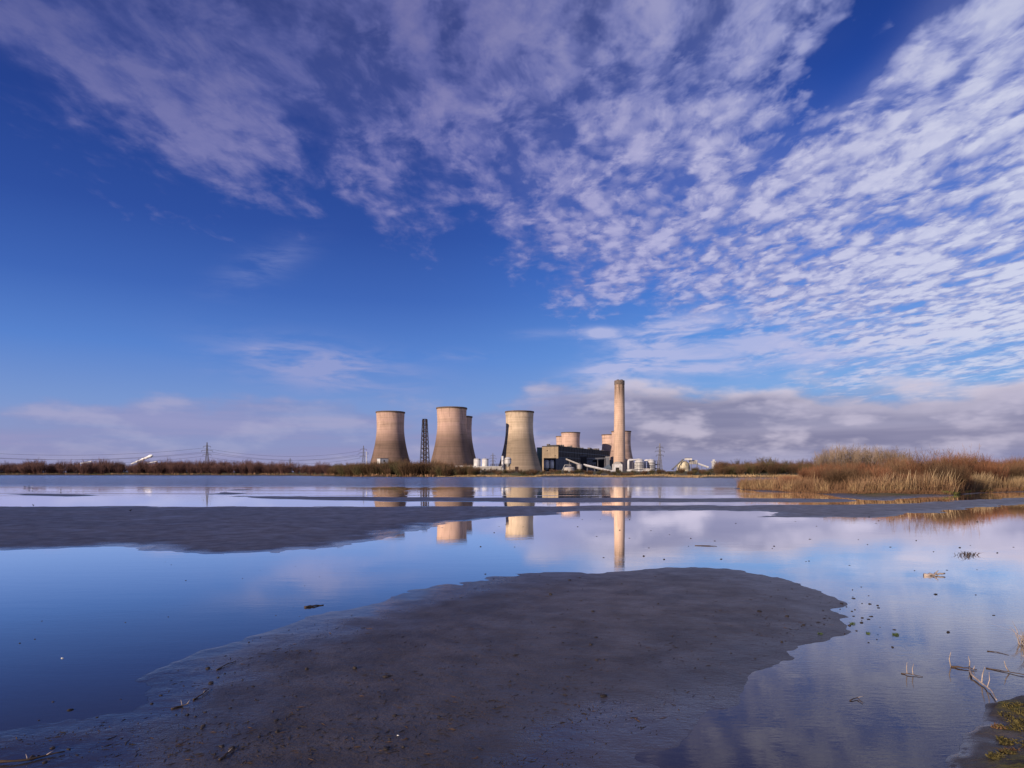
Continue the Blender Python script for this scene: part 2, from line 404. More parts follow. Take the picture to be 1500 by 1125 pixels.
m_mud, t, b = material('mud')
pos = t.pos(); px_, py_, pz_ = t.sep(pos)
land = t.attr('land'); bank = t.attr('bank')
nA = t.noise(pos, 0.35, 4, 0.6); nB = t.noise(pos, 2.2, 4, 0.6); nC = t.noise(t.scalev(pos, (1, 1.6, 1)), 26, 3, 0.6); nD = t.noise(pos, 90, 2, 0.6)
wet = pz_.ss(0.024, 0.002)                                   # 1 at the water's edge
wetn = (wet+(nA-0.5)*0.9).clamp(); wets = (pz_.ss(0.019, 0.001)*1.25+(nA-0.5)*1.3-0.08).clamp()*(px_.ss(0.6, -1.6).max(py_.ss(5.6, 4.2)*0.9)*0.76+0.22)
mudc = t.mix(nB.ss(0.35, 0.65), (0.036, 0.030, 0.030), (0.066, 0.055, 0.052))
mudc = t.mix(nA.ss(0.4, 0.62)*0.6, mudc, (0.082, 0.068, 0.062))
mudc = t.mix(wetn*0.7, mudc, (0.022, 0.020, 0.024))
mudc = t.mix(t.noise(t.scalev(pos, (1.5, 1, 1)), 1.1, 5, 0.7, 0.6).ss(0.50, 0.60)*0.35, mudc, (0.040, 0.034, 0.030))
mudc = t.mix(nC.ss(0.60, 0.72)*0.55, mudc, (0.022, 0.020, 0.020))
grassc = t.mix(t.noise(pos, 0.5, 4, 0.6).ss(0.4, 0.6), (0.15, 0.11, 0.06), (0.07, 0.085, 0.03))
mossn = t.noise(pos, 9, 4, 0.65)
bankc = t.mix(mossn.ss(0.46, 0.56), (0.045, 0.038, 0.028), (0.10, 0.085, 0.026))
bankc = t.mix(t.noise(pos, 30, 3, 0.6).ss(0.52, 0.62)*0.6, bankc, (0.07, 0.09, 0.02))
c = t.mix(land, mudc, grassc); c = t.mix((bank*pz_.ss(0.01, 0.035)).clamp(), c, bankc)
t.link(c, b.inputs['Base Color'])
dry = (land+bank).clamp()
t.link((nB.lin(0.3, 0.7, 0.50, 0.36)*(1-wets*0.88)+(t.noise(pos, 1.6, 4, 0.6, 0.5)-0.5)*0.25+dry*0.35).clamp(), b.inputs['Roughness'])
b.inputs['IOR'].default_value = 1.4; t.link(((wets*0.42+0.26)*(1-dry)+0.1), b.inputs['Specular IOR Level'])
rip = t.noise(t.scalev(pos, (1.0, 2.6, 1.0)), 13, 3, 0.55, 0.3)
fade = py_.ss(45, 6)
h = rip*0.42+nC*0.36+nD*0.22+t.noise(pos, 5, 4, 0.65)*1.5
bn = t.bump(h, (fade*(1-wets*0.86))*0.78+0.03, 0.022)
t.link(bn, b.inputs['Normal'])
gm = np_mesh('ground', verts, quads, m_mud, True)
for nm, arr in (('land', ZL), ('bank', ZK)):
    a = gm.attributes.new(nm, 'FLOAT', 'POINT'); a.data.foreach_set('value', np.ascontiguousarray(arr, np.float32).ravel())
tag(link('ground', gm), 'flat grey mud flats, lake banks and far shore land', kind='structure')

# ------------------------------------------------------------------ water
m_wat, t, b = material('lake_water')
pos = t.pos(); px_, py_, pz_ = t.sep(pos)
nW = t.noise(t.scalev(pos, (0.012, 0.03, 1)), 1.0, 3, 0.55)
edge_ = py_+px_*0.10+(nW-0.5)*38
far = edge_.ss(74, 100)
w1 = t.noise(t.scalev(pos, (0.9, 2.6, 1)), 1.0, 4, 0.6)        # metre-scale wavelets
w2 = t.noise(t.scalev(pos, (9, 22, 1)), 1.0, 3, 0.6, 0.4)     # cat's-paws close to the viewer
patch = t.noise(t.scalev(pos, (0.5, 0.9, 1)), 1.0, 2, 0.5).ss(0.42, 0.62)
mid = edge_.ss(30, 60)*t.noise(t.scalev(pos, (0.03, 0.25, 1)), 1.0, 2, 0.5).ss(0.5, 0.62)
b1 = t.bump(w1, far*0.95+mid*0.05+0.004, 0.28)
b2 = t.bump(w2, py_.ss(22, 5)*(patch*0.06*px_.ss(-1.0, 2.5)+0.02)+0.003, 0.014, b1)
m_wat.node_tree.nodes.remove(b)
lw = t.node('ShaderNodeLayerWeight'); lw.inputs[0].default_value = 0.5; t.link(b2, lw.inputs['Normal'])
fc = t.e(lw.outputs['Facing'])                              # 1 at grazing
refl = fc.ramp([(0.0, 0.025), (0.40, 0.05), (0.60, 0.105), (0.72, 0.24), (0.82, 0.50), (0.90, 0.81), (0.97, 1.0)])
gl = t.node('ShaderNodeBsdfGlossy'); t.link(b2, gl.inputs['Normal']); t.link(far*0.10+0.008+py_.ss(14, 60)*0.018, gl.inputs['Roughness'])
k = fc.ss(0.72, 0.94)*0.36+0.98; t.link(t.vec(k, k, k), gl.inputs['Color'])  # extra brightness of grazing reflections is put into the gloss colour, beyond full reflectance
df = t.node('ShaderNodeBsdfDiffuse'); df.inputs['Color'].default_value = (0.030, 0.025, 0.028, 1)
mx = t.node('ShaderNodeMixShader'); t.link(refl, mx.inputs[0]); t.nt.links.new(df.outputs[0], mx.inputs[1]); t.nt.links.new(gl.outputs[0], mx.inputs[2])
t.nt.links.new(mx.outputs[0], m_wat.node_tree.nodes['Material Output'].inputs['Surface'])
S = 26000
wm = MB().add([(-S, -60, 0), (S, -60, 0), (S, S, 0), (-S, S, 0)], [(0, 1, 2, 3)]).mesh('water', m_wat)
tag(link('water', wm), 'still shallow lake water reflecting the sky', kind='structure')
# ------------------------------------------------------------------ materials for the power station
GZ = 2.6      # level of the land the station stands on
def concrete(name, c1, c2, ribs=0.0, dark_low=0.5, top_stain=0.0, streak=0.25, band=1.0):
    m, t, b = material(name)
    o = t.obj(); x, y, z = t.sep(o)
    at = t.node('ShaderNodeMath', operation='ARCTAN2'); t.link(y, at.inputs[0]); t.link(x, at.inputs[1]); ang = t.e(at.outputs[0])
    r1 = t.rnd()*37.0
    uv = t.vec(ang*3.0+r1, z*0.035, r1)
    bands = t.noise(t.vec(ang*0.35+r1, z*0.16, r1), 1.0, 3, 0.6)
    st = t.noise(t.vec(ang*14+r1, z*0.02, 0.0), 1.0, 4, 0.6)
    blot = t.noise(uv, 1.0, 4, 0.6)
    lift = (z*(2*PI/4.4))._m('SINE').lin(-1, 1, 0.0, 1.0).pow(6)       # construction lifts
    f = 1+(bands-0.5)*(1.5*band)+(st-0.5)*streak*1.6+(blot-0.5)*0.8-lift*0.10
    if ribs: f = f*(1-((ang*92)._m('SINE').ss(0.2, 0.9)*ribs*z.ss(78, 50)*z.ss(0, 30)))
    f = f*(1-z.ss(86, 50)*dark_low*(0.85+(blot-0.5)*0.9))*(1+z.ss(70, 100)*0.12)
    if top_stain: f = f*(1-(st.ss(0.36, 0.58)*z.ss(top_stain-62, top_stain-12)*0.8))
    f = f*(1-(blot.ss(0.62, 0.75)*z.ss(70, 100)*0.35))
    if not top_stain: f = f*(1-st.ss(0.50, 0.64)*z.ss(82, 112)*0.38)
    cc = t.mix(((bands-0.5)*band+0.5).ss(0.35, 0.65), c1, c2)
    t.link(t.mix(1.0, cc, t.vec(f, f, f), 'MULTIPLY'), b.inputs['Base Color'])
    b.inputs['Roughness'].default_value = 0.9; b.inputs['Specular IOR Level'].default_value = 0.2
    return m
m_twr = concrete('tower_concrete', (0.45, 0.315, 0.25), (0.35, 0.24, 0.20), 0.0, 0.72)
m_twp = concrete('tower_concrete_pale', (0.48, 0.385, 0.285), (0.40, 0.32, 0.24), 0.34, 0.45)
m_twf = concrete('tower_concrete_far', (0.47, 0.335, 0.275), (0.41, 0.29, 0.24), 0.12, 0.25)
m_chim = concrete('chimney_concrete', (0.49, 0.355, 0.275), (0.43, 0.31, 0.24), 0.0, 0.0, 192.0, 0.30, 0.35)
m_rim = simple('tower_rim_concrete', (0.13, 0.095, 0.075), 0.9, 0.3, 0.3)
m_dark = simple('dark_interior', (0.02, 0.02, 0.022), 0.9)
m_white = simple('white_painted_steel', (0.56, 0.56, 0.57), 0.5, 0.12, 0.15, stain=0.35)
m_dull = simple('dull_white_cladding', (0.36, 0.345, 0.33), 0.7, 0.2, 0.12, stain=0.45)
m_grey = simple('grey_corrugated_cladding', (0.14, 0.15, 0.175), 0.6, 0.2, 0.2, stain=0.4)
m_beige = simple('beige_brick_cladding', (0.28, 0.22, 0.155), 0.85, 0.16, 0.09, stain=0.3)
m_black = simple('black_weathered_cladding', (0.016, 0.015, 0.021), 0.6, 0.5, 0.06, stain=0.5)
m_teal = simple('teal_glazed_cladding', (0.07, 0.14, 0.145), 0.4, 0.2, 0.1, stain=0.3)
m_steel = simple('dark_lattice_steel', (0.05, 0.042, 0.042), 0.7, 0.3, 0.2, metal=0.2)
m_rust = simple('rusty_flue_steel', (0.045, 0.028, 0.028), 0.85, 0.4, 0.15)
m_gal = simple('galvanised_pylon_steel', (0.17, 0.17, 0.20), 0.6, 0.2, 0.5, metal=0.3)
m_cream = simple('cream_dome_sheet', (0.55, 0.50, 0.36), 0.7, 0.2, 0.1, stain=0.5)
m_tank = simple('pale_grey_tank_paint', (0.50, 0.50, 0.50), 0.5, 0.15, 0.2, stain=0.5)
m_bluegrey = simple('blue_grey_roof_sheet', (0.09, 0.12, 0.16), 0.5, 0.3, 0.2)
m_roof = simple('dark_roof_felt', (0.06, 0.058, 0.06), 0.9, 0.3, 0.2)

# ------------------------------------------------------------------ cooling towers
def tower_mesh(mat, H=114.0, rt=26.5, rb=43.0):
    zt = 88.0; a = rt*0.955
    def R(z):
        if z < zt: return math.sqrt(a*a+(rb*rb-a*a)*((zt-z)/zt)**2)*1.0
        return a+(rt-a)*((z-zt)/(H-zt))**1.5
    pr = [(R(z), z) for z in [0, 4, 9, 15, 22, 30, 38, 46, 54, 62, 70, 78, 86, 94, 101, 107, H-1.5]]
    b = MB().lathe(pr, 96)
    inner = [(R(H-1.5)-0.9, H-1.5)]+[(R(z)-1.1, z) for z in (105, 95, 80, 60)]
    b.lathe(inner, 96)
    return b.mesh('shell', mat, True), R
tower_rim = MB().lathe([(25.9, 112.0), (27.3, 112.2), (27.5, 113.6), (27.3, 114.6), (26.0, 114.7), (25.2, 113.0)], 96).mesh('rim', m_rim, True)
tower_meshes = {k: tower_mesh(m)[0] for k, m in (('a', m_twr), ('p', m_twp), ('f', m_twf))}
def tower(x, ytop, kind, label, rz=0.0, sx=1.0):
    D = (GZ+114.7-CH)/(HY-ytop)*F; p = P(x, D, z=GZ)
    t = thing('cooling_tower', label, 'cooling tower', p, rz, 'cooling towers of the power station'); t.scale = (sx, sx, 1)
    link('shell', tower_meshes[kind], t); link('rim', tower_rim, t)
    return t
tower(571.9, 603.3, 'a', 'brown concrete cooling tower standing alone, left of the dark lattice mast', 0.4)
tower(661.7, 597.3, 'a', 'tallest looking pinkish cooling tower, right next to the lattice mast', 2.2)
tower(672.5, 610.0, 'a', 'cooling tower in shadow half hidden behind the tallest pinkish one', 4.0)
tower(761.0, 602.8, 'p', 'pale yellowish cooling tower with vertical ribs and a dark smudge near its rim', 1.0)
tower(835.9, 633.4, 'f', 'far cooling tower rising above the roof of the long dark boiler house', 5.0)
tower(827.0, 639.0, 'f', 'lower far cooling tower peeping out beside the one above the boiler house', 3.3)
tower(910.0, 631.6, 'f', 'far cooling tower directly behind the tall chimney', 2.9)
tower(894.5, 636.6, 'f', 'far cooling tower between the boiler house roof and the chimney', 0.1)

# ------------------------------------------------------------------ chimney
D = 1424.0
ch = thing('chimney', 'tall tapering concrete chimney with soot stained top', 'chimney', P(907.4, D, z=GZ))
Hc = 192.5
MB().lathe([(12.6, 0), (12.2, 30), (11.7, 70), (11.1, 120), (10.6, 160), (10.25, Hc)], 64).build('shaft', m_chim, ch, True)
MB().lathe([(10.3, Hc-9), (10.7, Hc-8.6), (10.7, Hc-0.4), (10.4, Hc), (9.2, Hc), (9.2, Hc-10)], 64).build('rim', simple('sooty_chimney_cap', (0.15, 0.12, 0.105), 0.9, 0.4, 0.3), ch, True)
for i, (fx, fy) in enumerate(((-3.6, -3.6), (3.6, -3.6), (-3.6, 3.6), (3.6, 3.6))):
    MB().lathe([(2.9, Hc-14), (2.9, Hc+1.6)], 20, (fx, fy), capt=True).build('flue', m_roof, ch, True)

# ------------------------------------------------------------------ lattice mast with twin flues
D = 1210.0
lm = thing('lattice_mast', 'dark steel lattice mast carrying flue pipes between two cooling towers', 'mast', P(622.3, D, z=GZ))
Hm = (HY-614)/F*D+CH-GZ
def lattice(mb, H, b0, b1, nseg, r, full=True):
    z0 = 0
    zs = [H*(i/nseg)**0.9 for i in range(nseg+1)]
    w_ = lambda z: b0+(b1-b0)*min(1, z/H)
    for sx, sy in ((-1, -1), (1, -1), (1, 1), (-1, 1)):
        mb.bar((sx*w_(0), sy*w_(0), 0), (sx*w_(H), sy*w_(H), H), r*1.35)
    cs = [(-1, -1), (1, -1), (1, 1), (-1, 1)]
    for i in range(nseg):
        a, b_ = zs[i], zs[i+1]; wa, wb = w_(a), w_(b_)
        for k in range(4):
            p, q = cs[k], cs[(k+1) % 4]
            mb.bar((p[0]*wa, p[1]*wa, a), (q[0]*wb, q[1]*wb, b_), r); mb.bar((q[0]*wa, q[1]*wa, a), (p[0]*wb, p[1]*wb, b_), r)
            mb.bar((p[0]*wb, p[1]*wb, b_), (q[0]*wb, q[1]*wb, b_), r)
    return w_
mb = MB(); lattice(mb, Hm, 8.6, 4.0, 12, 0.24); mb.build('lattice_frame', m_steel, lm)
for fx in (-1.9, 2.1): MB().lathe([(1.45, 0), (1.45, Hm+0.5)], 16, (fx, 0), capt=True).build('flue_pipe', m_rust, lm, True)
for k in range(9):
    z = Hm*(0.12+0.11*k); w0 = 8.0+(4.0-8.0)*z/Hm+0.3
    MB().box(-w0*0.72, w0*0.72, -w0*0.6, w0*0.6, z, z+0.5).build('platform', m_steel, lm)

# ------------------------------------------------------------------ boiler house (long dark flank, lit beige gable end)
C0 = Vector((98.6, 1450)); u = Vector((160, 357)).normalized(); v = Vector((-u.y, u.x))       # u along the flank, v to the left
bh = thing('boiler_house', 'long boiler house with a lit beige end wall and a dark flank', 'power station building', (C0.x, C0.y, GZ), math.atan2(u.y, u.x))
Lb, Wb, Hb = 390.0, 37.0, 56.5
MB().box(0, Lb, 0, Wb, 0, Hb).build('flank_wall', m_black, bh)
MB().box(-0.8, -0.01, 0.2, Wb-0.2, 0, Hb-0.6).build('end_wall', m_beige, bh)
MB().box(-1.2, Lb+0.5, -0.5, Wb+0.5, Hb+0.01, Hb+1.2).build('roof', m_roof, bh)
rng = random.Random(5)
m_rv = simple('roof_vent_sheet', (0.10, 0.09, 0.09), 0.7)
vents = []
for i in range(26):
    x = 6+i*14.6+rng.uniform(-4, 4); s = rng.uniform(1.5, 3.4); y = rng.uniform(4, Wb-6); hh = rng.uniform(1.8, 4.6)
    MB().box(x-s, x+s, y-s, y+s, Hb+1.21, Hb+1.2+hh).build('roof_vent', m_rv, bh)
MB().box(1.5, 22, 5, 26, Hb+1.22, Hb+3.4).build('roof_house', m_black, bh)
for i, (a, z0, z1) in enumerate(((0, 20, 21.5), (0, 33, 34), (0, 45, 46.3))):
    MB().box(2, Lb-4, -0.35, -0.01, z0, z1).build('cladding_rail', m_bluegrey, bh)
for k in range(20):
    MB().box(10+k*19, 10.7+k*19, -0.5, -0.012, 0.5, Hb-1).build('downpipe', m_roof, bh)
for (y0, y1, z0, z1) in ((14, 19, 22, 24.5), (24, 26, 47, 49), (6, 8, 36, 37.5)):
    MB().box(-1.0, -0.81, y0, y1, z0, z1).build('window', m_dark, bh)
# stepped lower hall along the flank, further back
MB().box(250, 392, -26, -0.6, 0, 31).build('side_hall', m_black, bh)
MB().box(249.5, 392.5, -26.6, -0.59, 31.01, 32.4).build('side_roof', m_roof, bh)

# helpers for the plant in front: boxes given by photo columns/rows at a distance
def wbox(mb, x0, x1, ytop, D, depth, z0=None, off=0.0):
    a = P(x0, D); b_ = P(x1, D); zt = CH+(HY-ytop)/F*D
    return mb.box(a.x, b_.x, D+off, D+off+depth, GZ-0.3 if z0 is None else z0, zt)
def at(row, D): return CH+(HY-row)/F*D

D = 1520.0; tb = thing('turbine_hall', 'teal clad hall squeezed between the ribbed cooling tower and boiler house', 'power station building', P(791.5, D, z=GZ))
hw = 4.6/F*D; hh = at(656, D)-GZ
MB().box(-hw, hw, 0, 30, 0, hh).build('wall', m_teal, tb); MB().box(-hw-.4, hw+.4, -0.4, 30.4, hh+0.01, hh+1.0).build('roof', m_roof, tb)
for k in range(6): MB().box(-hw, hw, -0.25, -0.01, 4+k*8.2, 4.7+k*8.2).build('cladding_rail', m_bluegrey, tb)

def silo(x, row_top, row_bot, r_px, D, label, mat, legs=True, dome=0.25, cone=True, group=None, name='silo', cat='silo'):
    t = thing(name, label, cat, P(x, D, z=GZ), 0, group); r = r_px/F*D; zt = at(row_top, D)-GZ; zb = max(0.0, at(row_bot, D)-GZ)
    MB().lathe([(r, zb), (r, zt-r*dome), (r*0.85, zt-r*dome*0.45), (r*0.45, zt-r*0.08), (0.02, zt)], 32).build('tank_body', mat, t, True)
    if cone: MB().lathe([(0.5, max(0.3, zb-r*1.1)), (r*0.98, zb)], 24).build('hopper', mat, t, True)
    if legs:
        for a in range(4):
            c, s = math.cos(a*PI/2+0.7)*r*0.8, math.sin(a*PI/2+0.7)*r*0.8
            MB().tube([(c, s, 0), (c, s, zb+0.4)], 0.45, 6).build('leg', m_steel, t)
    MB().lathe([(r*1.02, zt-r*dome), (r*1.06, zt-r*dome), (r*1.06, zt-r*dome-0.7), (r*1.02, zt-r*dome-0.7)], 32).build('band', m_gal, t)
    MB().tube([(0, 0, zt-0.5), (0, 0, zt+2.2)], 0.35, 6).build('vent_pipe', m_gal, t)
    return t
silo(801.0, 674.5, 685.5, 3.5, 1330, 'left of two pale silos against the dark wall below the beige end wall', m_tank, group='pale silos below the boiler house')
silo(808.2, 674.5, 685.5, 3.3, 1330, 'right of two pale silos against the dark wall below the beige end wall', m_tank, group='pale silos below the boiler house')
D = 1352.0; t_ = thing('silo_enclosure', 'dark clad block behind the two pale silos', 'industrial building', P(806, D, z=GZ))
hw = 9/F*D; hh = at(671.5, D)-GZ
MB().box(-hw, hw, 0, 16, 0, hh).build('wall', m_black, t_); MB().box(-hw-.3, hw+.3, -.3, 16.3, hh+.01, hh+.7).build('roof', m_roof, t_)
D = 1340.0; t_ = thing('corrugated_shed', 'grey corrugated shed with low pitched roof beside the pale silos', 'shed', P(822.5, D, z=GZ))
hw = 8.5/F*D; hh = at(672, D)-GZ
MB().box(-hw, hw, 0, 22, 0, hh).build('wall', m_grey, t_)
MB().prism([(-hw-.4, hh+.01), (hw+.4, hh+.01), (0, hh+2.0)], -0.5, 22.5).build('roof', m_bluegrey, t_)
for k in range(11): MB().box(-hw+0.8+k*2.1, -hw+1.1+k*2.1, -0.16, -0.01, 0.3, hh-0.3).build('cladding_rib', m_bluegrey, t_)
D = 1290.0; t_ = thing('round_tank', 'squat pale round tank with a shallow lid below the boiler house', 'tank', P(833.5, D, z=GZ)); r = 8.0/F*D; hh = at(685, D)-GZ
MB().lathe([(r, 0), (r, hh)], 40).build('tank_body', m_dull, t_, True); MB().lathe([(r*1.02, hh), (r*0.6, hh+1.3), (0.02, hh+1.8)], 40).build('lid', m_tank, t_, True)
D = 1285.0; t_ = thing('pipe_gantry', 'pale pipe gantry leaning over the squat round tank', 'gantry', P(822, D, z=GZ)); hh = at(681, D)-GZ
MB().bar((0, 0, 0.2), (7, 0, hh), 0.5).bar((7, 0, hh), (19, 0, hh-.5), 0.5).build('pipe', m_tank, t_)
MB().bar((18.5, 0, 0), (18.5, 0, hh), 0.4).build('post', m_gal, t_)
silo(849.3, 679.5, 686.5, 3.6, 1285, 'single grey hopper tank on legs at the head of the white conveyor', m_dull)

def conveyor(name, label, x0, y0, x1, y1, D0, D1, th, mat, n=3):
    a = P(x0, D0, y0); b_ = P(x1, D1, y1); c = (a+b_)/2; t = thing(name, label, 'conveyor', (c.x, c.y, GZ))
    a = a-Vector((c.x, c.y, GZ)); b_ = b_-Vector((c.x, c.y, GZ))
    MB().tube([a, b_], th, 4).build('gallery', mat, t)
    for k in range(n):
        p = a.lerp(b_, (k+0.5)/n)
        MB().bar((p.x-1, p.y, -0.2), (p.x, p.y, p.z-th*0.5), 0.35).build('leg', m_gal, t)
        MB().bar((p.x+1, p.y, -0.2), (p.x, p.y, p.z-th*0.5), 0.35).build('leg', m_gal, t)
    return t
conveyor('conveyor', 'bright white enclosed conveyor sloping down to the right in front of the dark flank', 855, 680.8, 898, 691, 1290, 1270, 1.9, m_white, 4)
conveyor('conveyor', 'dull grey conveyor sloping down from the corrugated shed to the hopper tank', 829, 672.5, 850, 681, 1320, 1290, 1.5, m_dull, 2)
conveyor('conveyor', 'thin level conveyor gallery crossing the lower dark flank of the boiler house', 850, 672.4, 891, 671.2, 1385, 1385, 1.3, m_grey, 4)
D = 1380.0; t_ = thing('transfer_house', 'small grey transfer house at the left end of the level conveyor', 'industrial building', P(855, D, z=GZ)); hh = at(668.5, D)-GZ
MB().box(-6, 6, -1, 9, 0, hh).build('wall', m_black, t_); MB().box(-6.5, 6.5, -1.5, 9.5, hh+.01, hh+1.2).build('roof', m_grey, t_)
D = 1376.0; t_ = thing('transfer_house', 'small pale transfer house at the right end of the level conveyor', 'industrial building', P(890.5, D, z=GZ)); hh = at(669.8, D)-GZ
MB().box(-3.6, 3.6, 0, 8, 0, hh).build('wall', m_grey, t_); MB().box(-4, 4, -.5, 8.5, hh+.01, hh+1).build('roof', m_tank, t_)
D = 1300.0; t_ = thing('pitched_shed', 'blue grey pitched shed to the left of the chimney foot', 'shed', P(889.5, D, z=GZ)); hh = at(687, D)-GZ
MB().box(-9, 9, 0, 14, 0, hh).build('wall', m_grey, t_); MB().prism([(-9.6, hh+.01), (9.6, hh+.01), (4.0, hh+8.5)], -0.6, 14.6).build('roof', m_bluegrey, t_)

D = 1400.0; t_ = thing('bunker_bay', 'blue grey stepped bunker bay half way along the dark flank', 'industrial building', P(866, D, z=GZ)); hh = at(677.5, D)-GZ
MB().box(-15, 10, 0, 12, 0, hh).build('wall', m_grey, t_); MB().box(-15.5, 10.5, -.5, 12.5, hh+.01, hh+.9).build('roof', m_bluegrey, t_)
MB().box(-9, 3, 1, 11, hh+.92, hh+6).build('roof_house', m_bluegrey, t_)
for k in range(5): MB().box(-13.5+k*4.8, -10.8+k*4.8, -.2, -.01, hh*.6, hh*.82).build('window', m_dark, t_)
# white gas-cleaning plant at the chimney foot
D = 1350.0; t_ = thing('duct_house', 'white round topped duct house at the foot of the chimney', 'industrial building', P(905.0, D, z=GZ)); hh = at(680, D)-GZ
MB().box(-8.8, 8.8, 0, 16, 0, hh).build('wall', m_white, t_)
arc = [(-8.6+17.2*k/12, hh+0.02+math.sin(PI*k/12)*5.2) for k in range(13)]
MB().prism(arc, 0.3, 15.7).build('roof', m_dull, t_)
MB().box(-4.2, 2.6, -0.3, -0.01, 1, hh*0.62).build('door', m_dark, t_)
MB().box(2.9, 8.7, -3.0, -0.02, 0, hh*0.9).build('annex', m_white, t_)
def absorber(x0, x1, xv, rv, row, D, label, flip=1):
    t = thing('absorber_vessel', label, 'gas absorber', P(xv, D, z=GZ)); r = rv/F*D; zt = at(row, D)-GZ; px0 = (x0-xv)/F*D
    MB().lathe([(r, 0), (r, zt-r*0.9), (r*0.86, zt-r*0.45), (r*0.5, zt-r*0.14), (0.02, zt)], 32).build('tank_body', m_tank, t, True)
    pts = [(px0, -2, 1.0), (px0, -2, zt-5.0), (px0+0.9, -2, zt-3.0), (px0+3.2, -2, zt-2.1), (-2, -2, zt-1.8), (r*0.45, -1, zt-2.2), (r*0.8, 0, zt-4.5)]
    MB().tube(pts, 2.35, 16).build('duct', m_white, t, True)
    for k in range(5):
        z = zt*0.1+k*zt*0.15
        MB().lathe([(r+0.1, z), (r+1.1, z), (r+1.1, z+0.5), (r+0.1, z+0.5)], 24).build('walkway', m_gal, t)
    mb = MB()
    for k in range(4):
        xx = px0*0.72+k*(r-px0*0.72)/3.4; mb.bar((xx, -r-2, 0), (xx, -r-2, zt*0.74), 0.3)
    for z in (zt*.25, zt*.5, zt*.74): mb.bar((px0*0.72, -r-2, z), (r*0.9, -r-2, z), 0.25)
    mb.build('support_frame', m_gal, t)
    return t
absorber(920.5, 0, 936.5, 6.8, 672, 1330, 'left absorber vessel wrapped by a thick white elbow duct')
absorber(944.6, 0, 953.5, 5.6, 672.6, 1345, 'right absorber vessel with a browner tank next to the pylon')
D = 1322.0; t_ = thing('pump_house', 'long low white pump house in front of the absorber vessels', 'industrial building', P(936, D, z=GZ)); hh = at(687.5, D)-GZ
MB().box(-22, 24, 0, 9, 0, hh).build('wall', m_white, t_); MB().prism([(-23, hh+.01), (25, hh+.01), (18, hh+2.2), (-6, hh+1.4)], -.5, 9.5).build('roof', m_dull, t_)
D = 1350.0; t_ = thing('pipe_rack', 'steel pipe rack with dark pipes right of the absorbers', 'pipe rack', P(963.5, D, z=GZ)); hh = at(675, D)-GZ
mb = MB()
for sx in (-4.5, 0, 4.5):
    for sy in (0, 5): mb.bar((sx, sy, 0), (sx, sy, hh), 0.35)
for z in (hh*.33, hh*.66, hh): mb.bar((-4.5, 0, z), (4.5, 0, z), .3).bar((-4.5, 5, z), (4.5, 5, z), .3)
mb.build('support_frame', m_gal, t_)
for k, z in enumerate((hh*.36, hh*.69)): MB().tube([(-5, 2.5, z), (5, 2.5, z)], 1.0, 8).build('pipe', m_rust, t_)

# left part of the plant
D = 900.0; t_ = thing('switch_house', 'boxy switch house with a white front at the foot of the lone cooling tower', 'industrial building', P(559.5, D, z=GZ), 0.62); hh = at(672, D)-GZ
MB().box(-4.2, 7.6, -3.6, 6, 0, hh).build('wall', m_tank, t_); MB().box(-4.5, 7.9, -3.9, 6.3, hh+.01, hh+.6).build('roof', m_grey, t_)
MB().box(0.5, 2.6, -3.75, -3.61, hh*.78, hh*.9).build('window', m_dark, t_)
D = 1050.0; t_ = thing('long_store', 'long low whitish store building under the towers', 'industrial building', P(653, D, z=GZ)); hh = at(684, D)-GZ
Ls = 82/F*D
MB().box(0, Ls, 0, 18, 0, hh).build('wall', m_dull, t_)
MB().prism([(-.6, hh+.01), (Ls*.52, hh+.01), (Ls*.52, hh+2.0), (1.6, hh+2.2)], -.6, 18.6).build('roof', m_tank, t_)
MB().box(Ls*.55, Ls+.5, -.5, 18.5, hh+.01, hh+1.0).build('roof', m_tank, t_)
for k in range(9): MB().box(5+k*9, 7.2+k*9, -.2, -.01, hh*.45, hh*.7).build('window', m_dark, t_)
silo(699.0, 671.3, 684.5, 5.0, 1150, 'left of two stout white storage tanks behind the long store', m_white, False, 0.2, False, 'white tanks behind the long store', 'storage_tank', 'storage tank')
silo(710.8, 671.3, 684.5, 4.8, 1150, 'right of two stout white storage tanks behind the long store', m_white, False, 0.2, False, 'white tanks behind the long store', 'storage_tank', 'storage tank')
silo(744.0, 669.5, 679.0, 4.9, 1100, 'rounded pale silo on legs in front of the ribbed cooling tower', m_tank, True, 0.6)
D = 1105.0; t_ = thing('vent_stack', 'slim white vent stack just left of the rounded pale silo', 'stack', P(736.3, D, z=GZ)); hh = at(668, D)-GZ
MB().lathe([(1.9, 0), (1.9, hh)], 20, capt=True).build('shaft', m_white, t_, True); MB().lathe([(1.92, hh*.7), (2.4, hh*.7), (2.4, hh*.73), (1.92, hh*.73)], 20).build('maintenance_ring', m_gal, t_)
D = 1100.0; t_ = thing('pipe_rack', 'dark pipe rack between the white tanks and the slim vent stack', 'pipe rack', P(727, D, z=GZ)); hh = at(680, D)-GZ
mb = MB(); rg = random.Random(3)
for k in range(7): mb.bar((-9+k*3, 0, 0), (-9+k*3, 0, hh+rg.uniform(-2, 3)), .3)
for z in (hh*.6, hh*.8, hh): mb.bar((-10, 0, z), (10, 0, z+rg.uniform(-.5, 1.5)), .35)
mb.build('support_frame', m_steel, t_); MB().tube([(-10, 1.5, hh*.7), (3, 1.5, hh*.7), (9, 1.5, hh*.85)], .8, 8).build('pipe', m_gal, t_)
D = 1150.0; t_ = thing('inlet_box', 'small dark brick box at the foot of the ribbed cooling tower', 'hut', P(757, D, z=GZ)); hh = at(684, D)-GZ
MB().box(-3, 3, 0, 5, 0, hh).build('wall', m_rust, t_); MB().box(-3.3, 3.3, -.3, 5.3, hh+.01, hh+.5).build('roof', m_roof, t_)
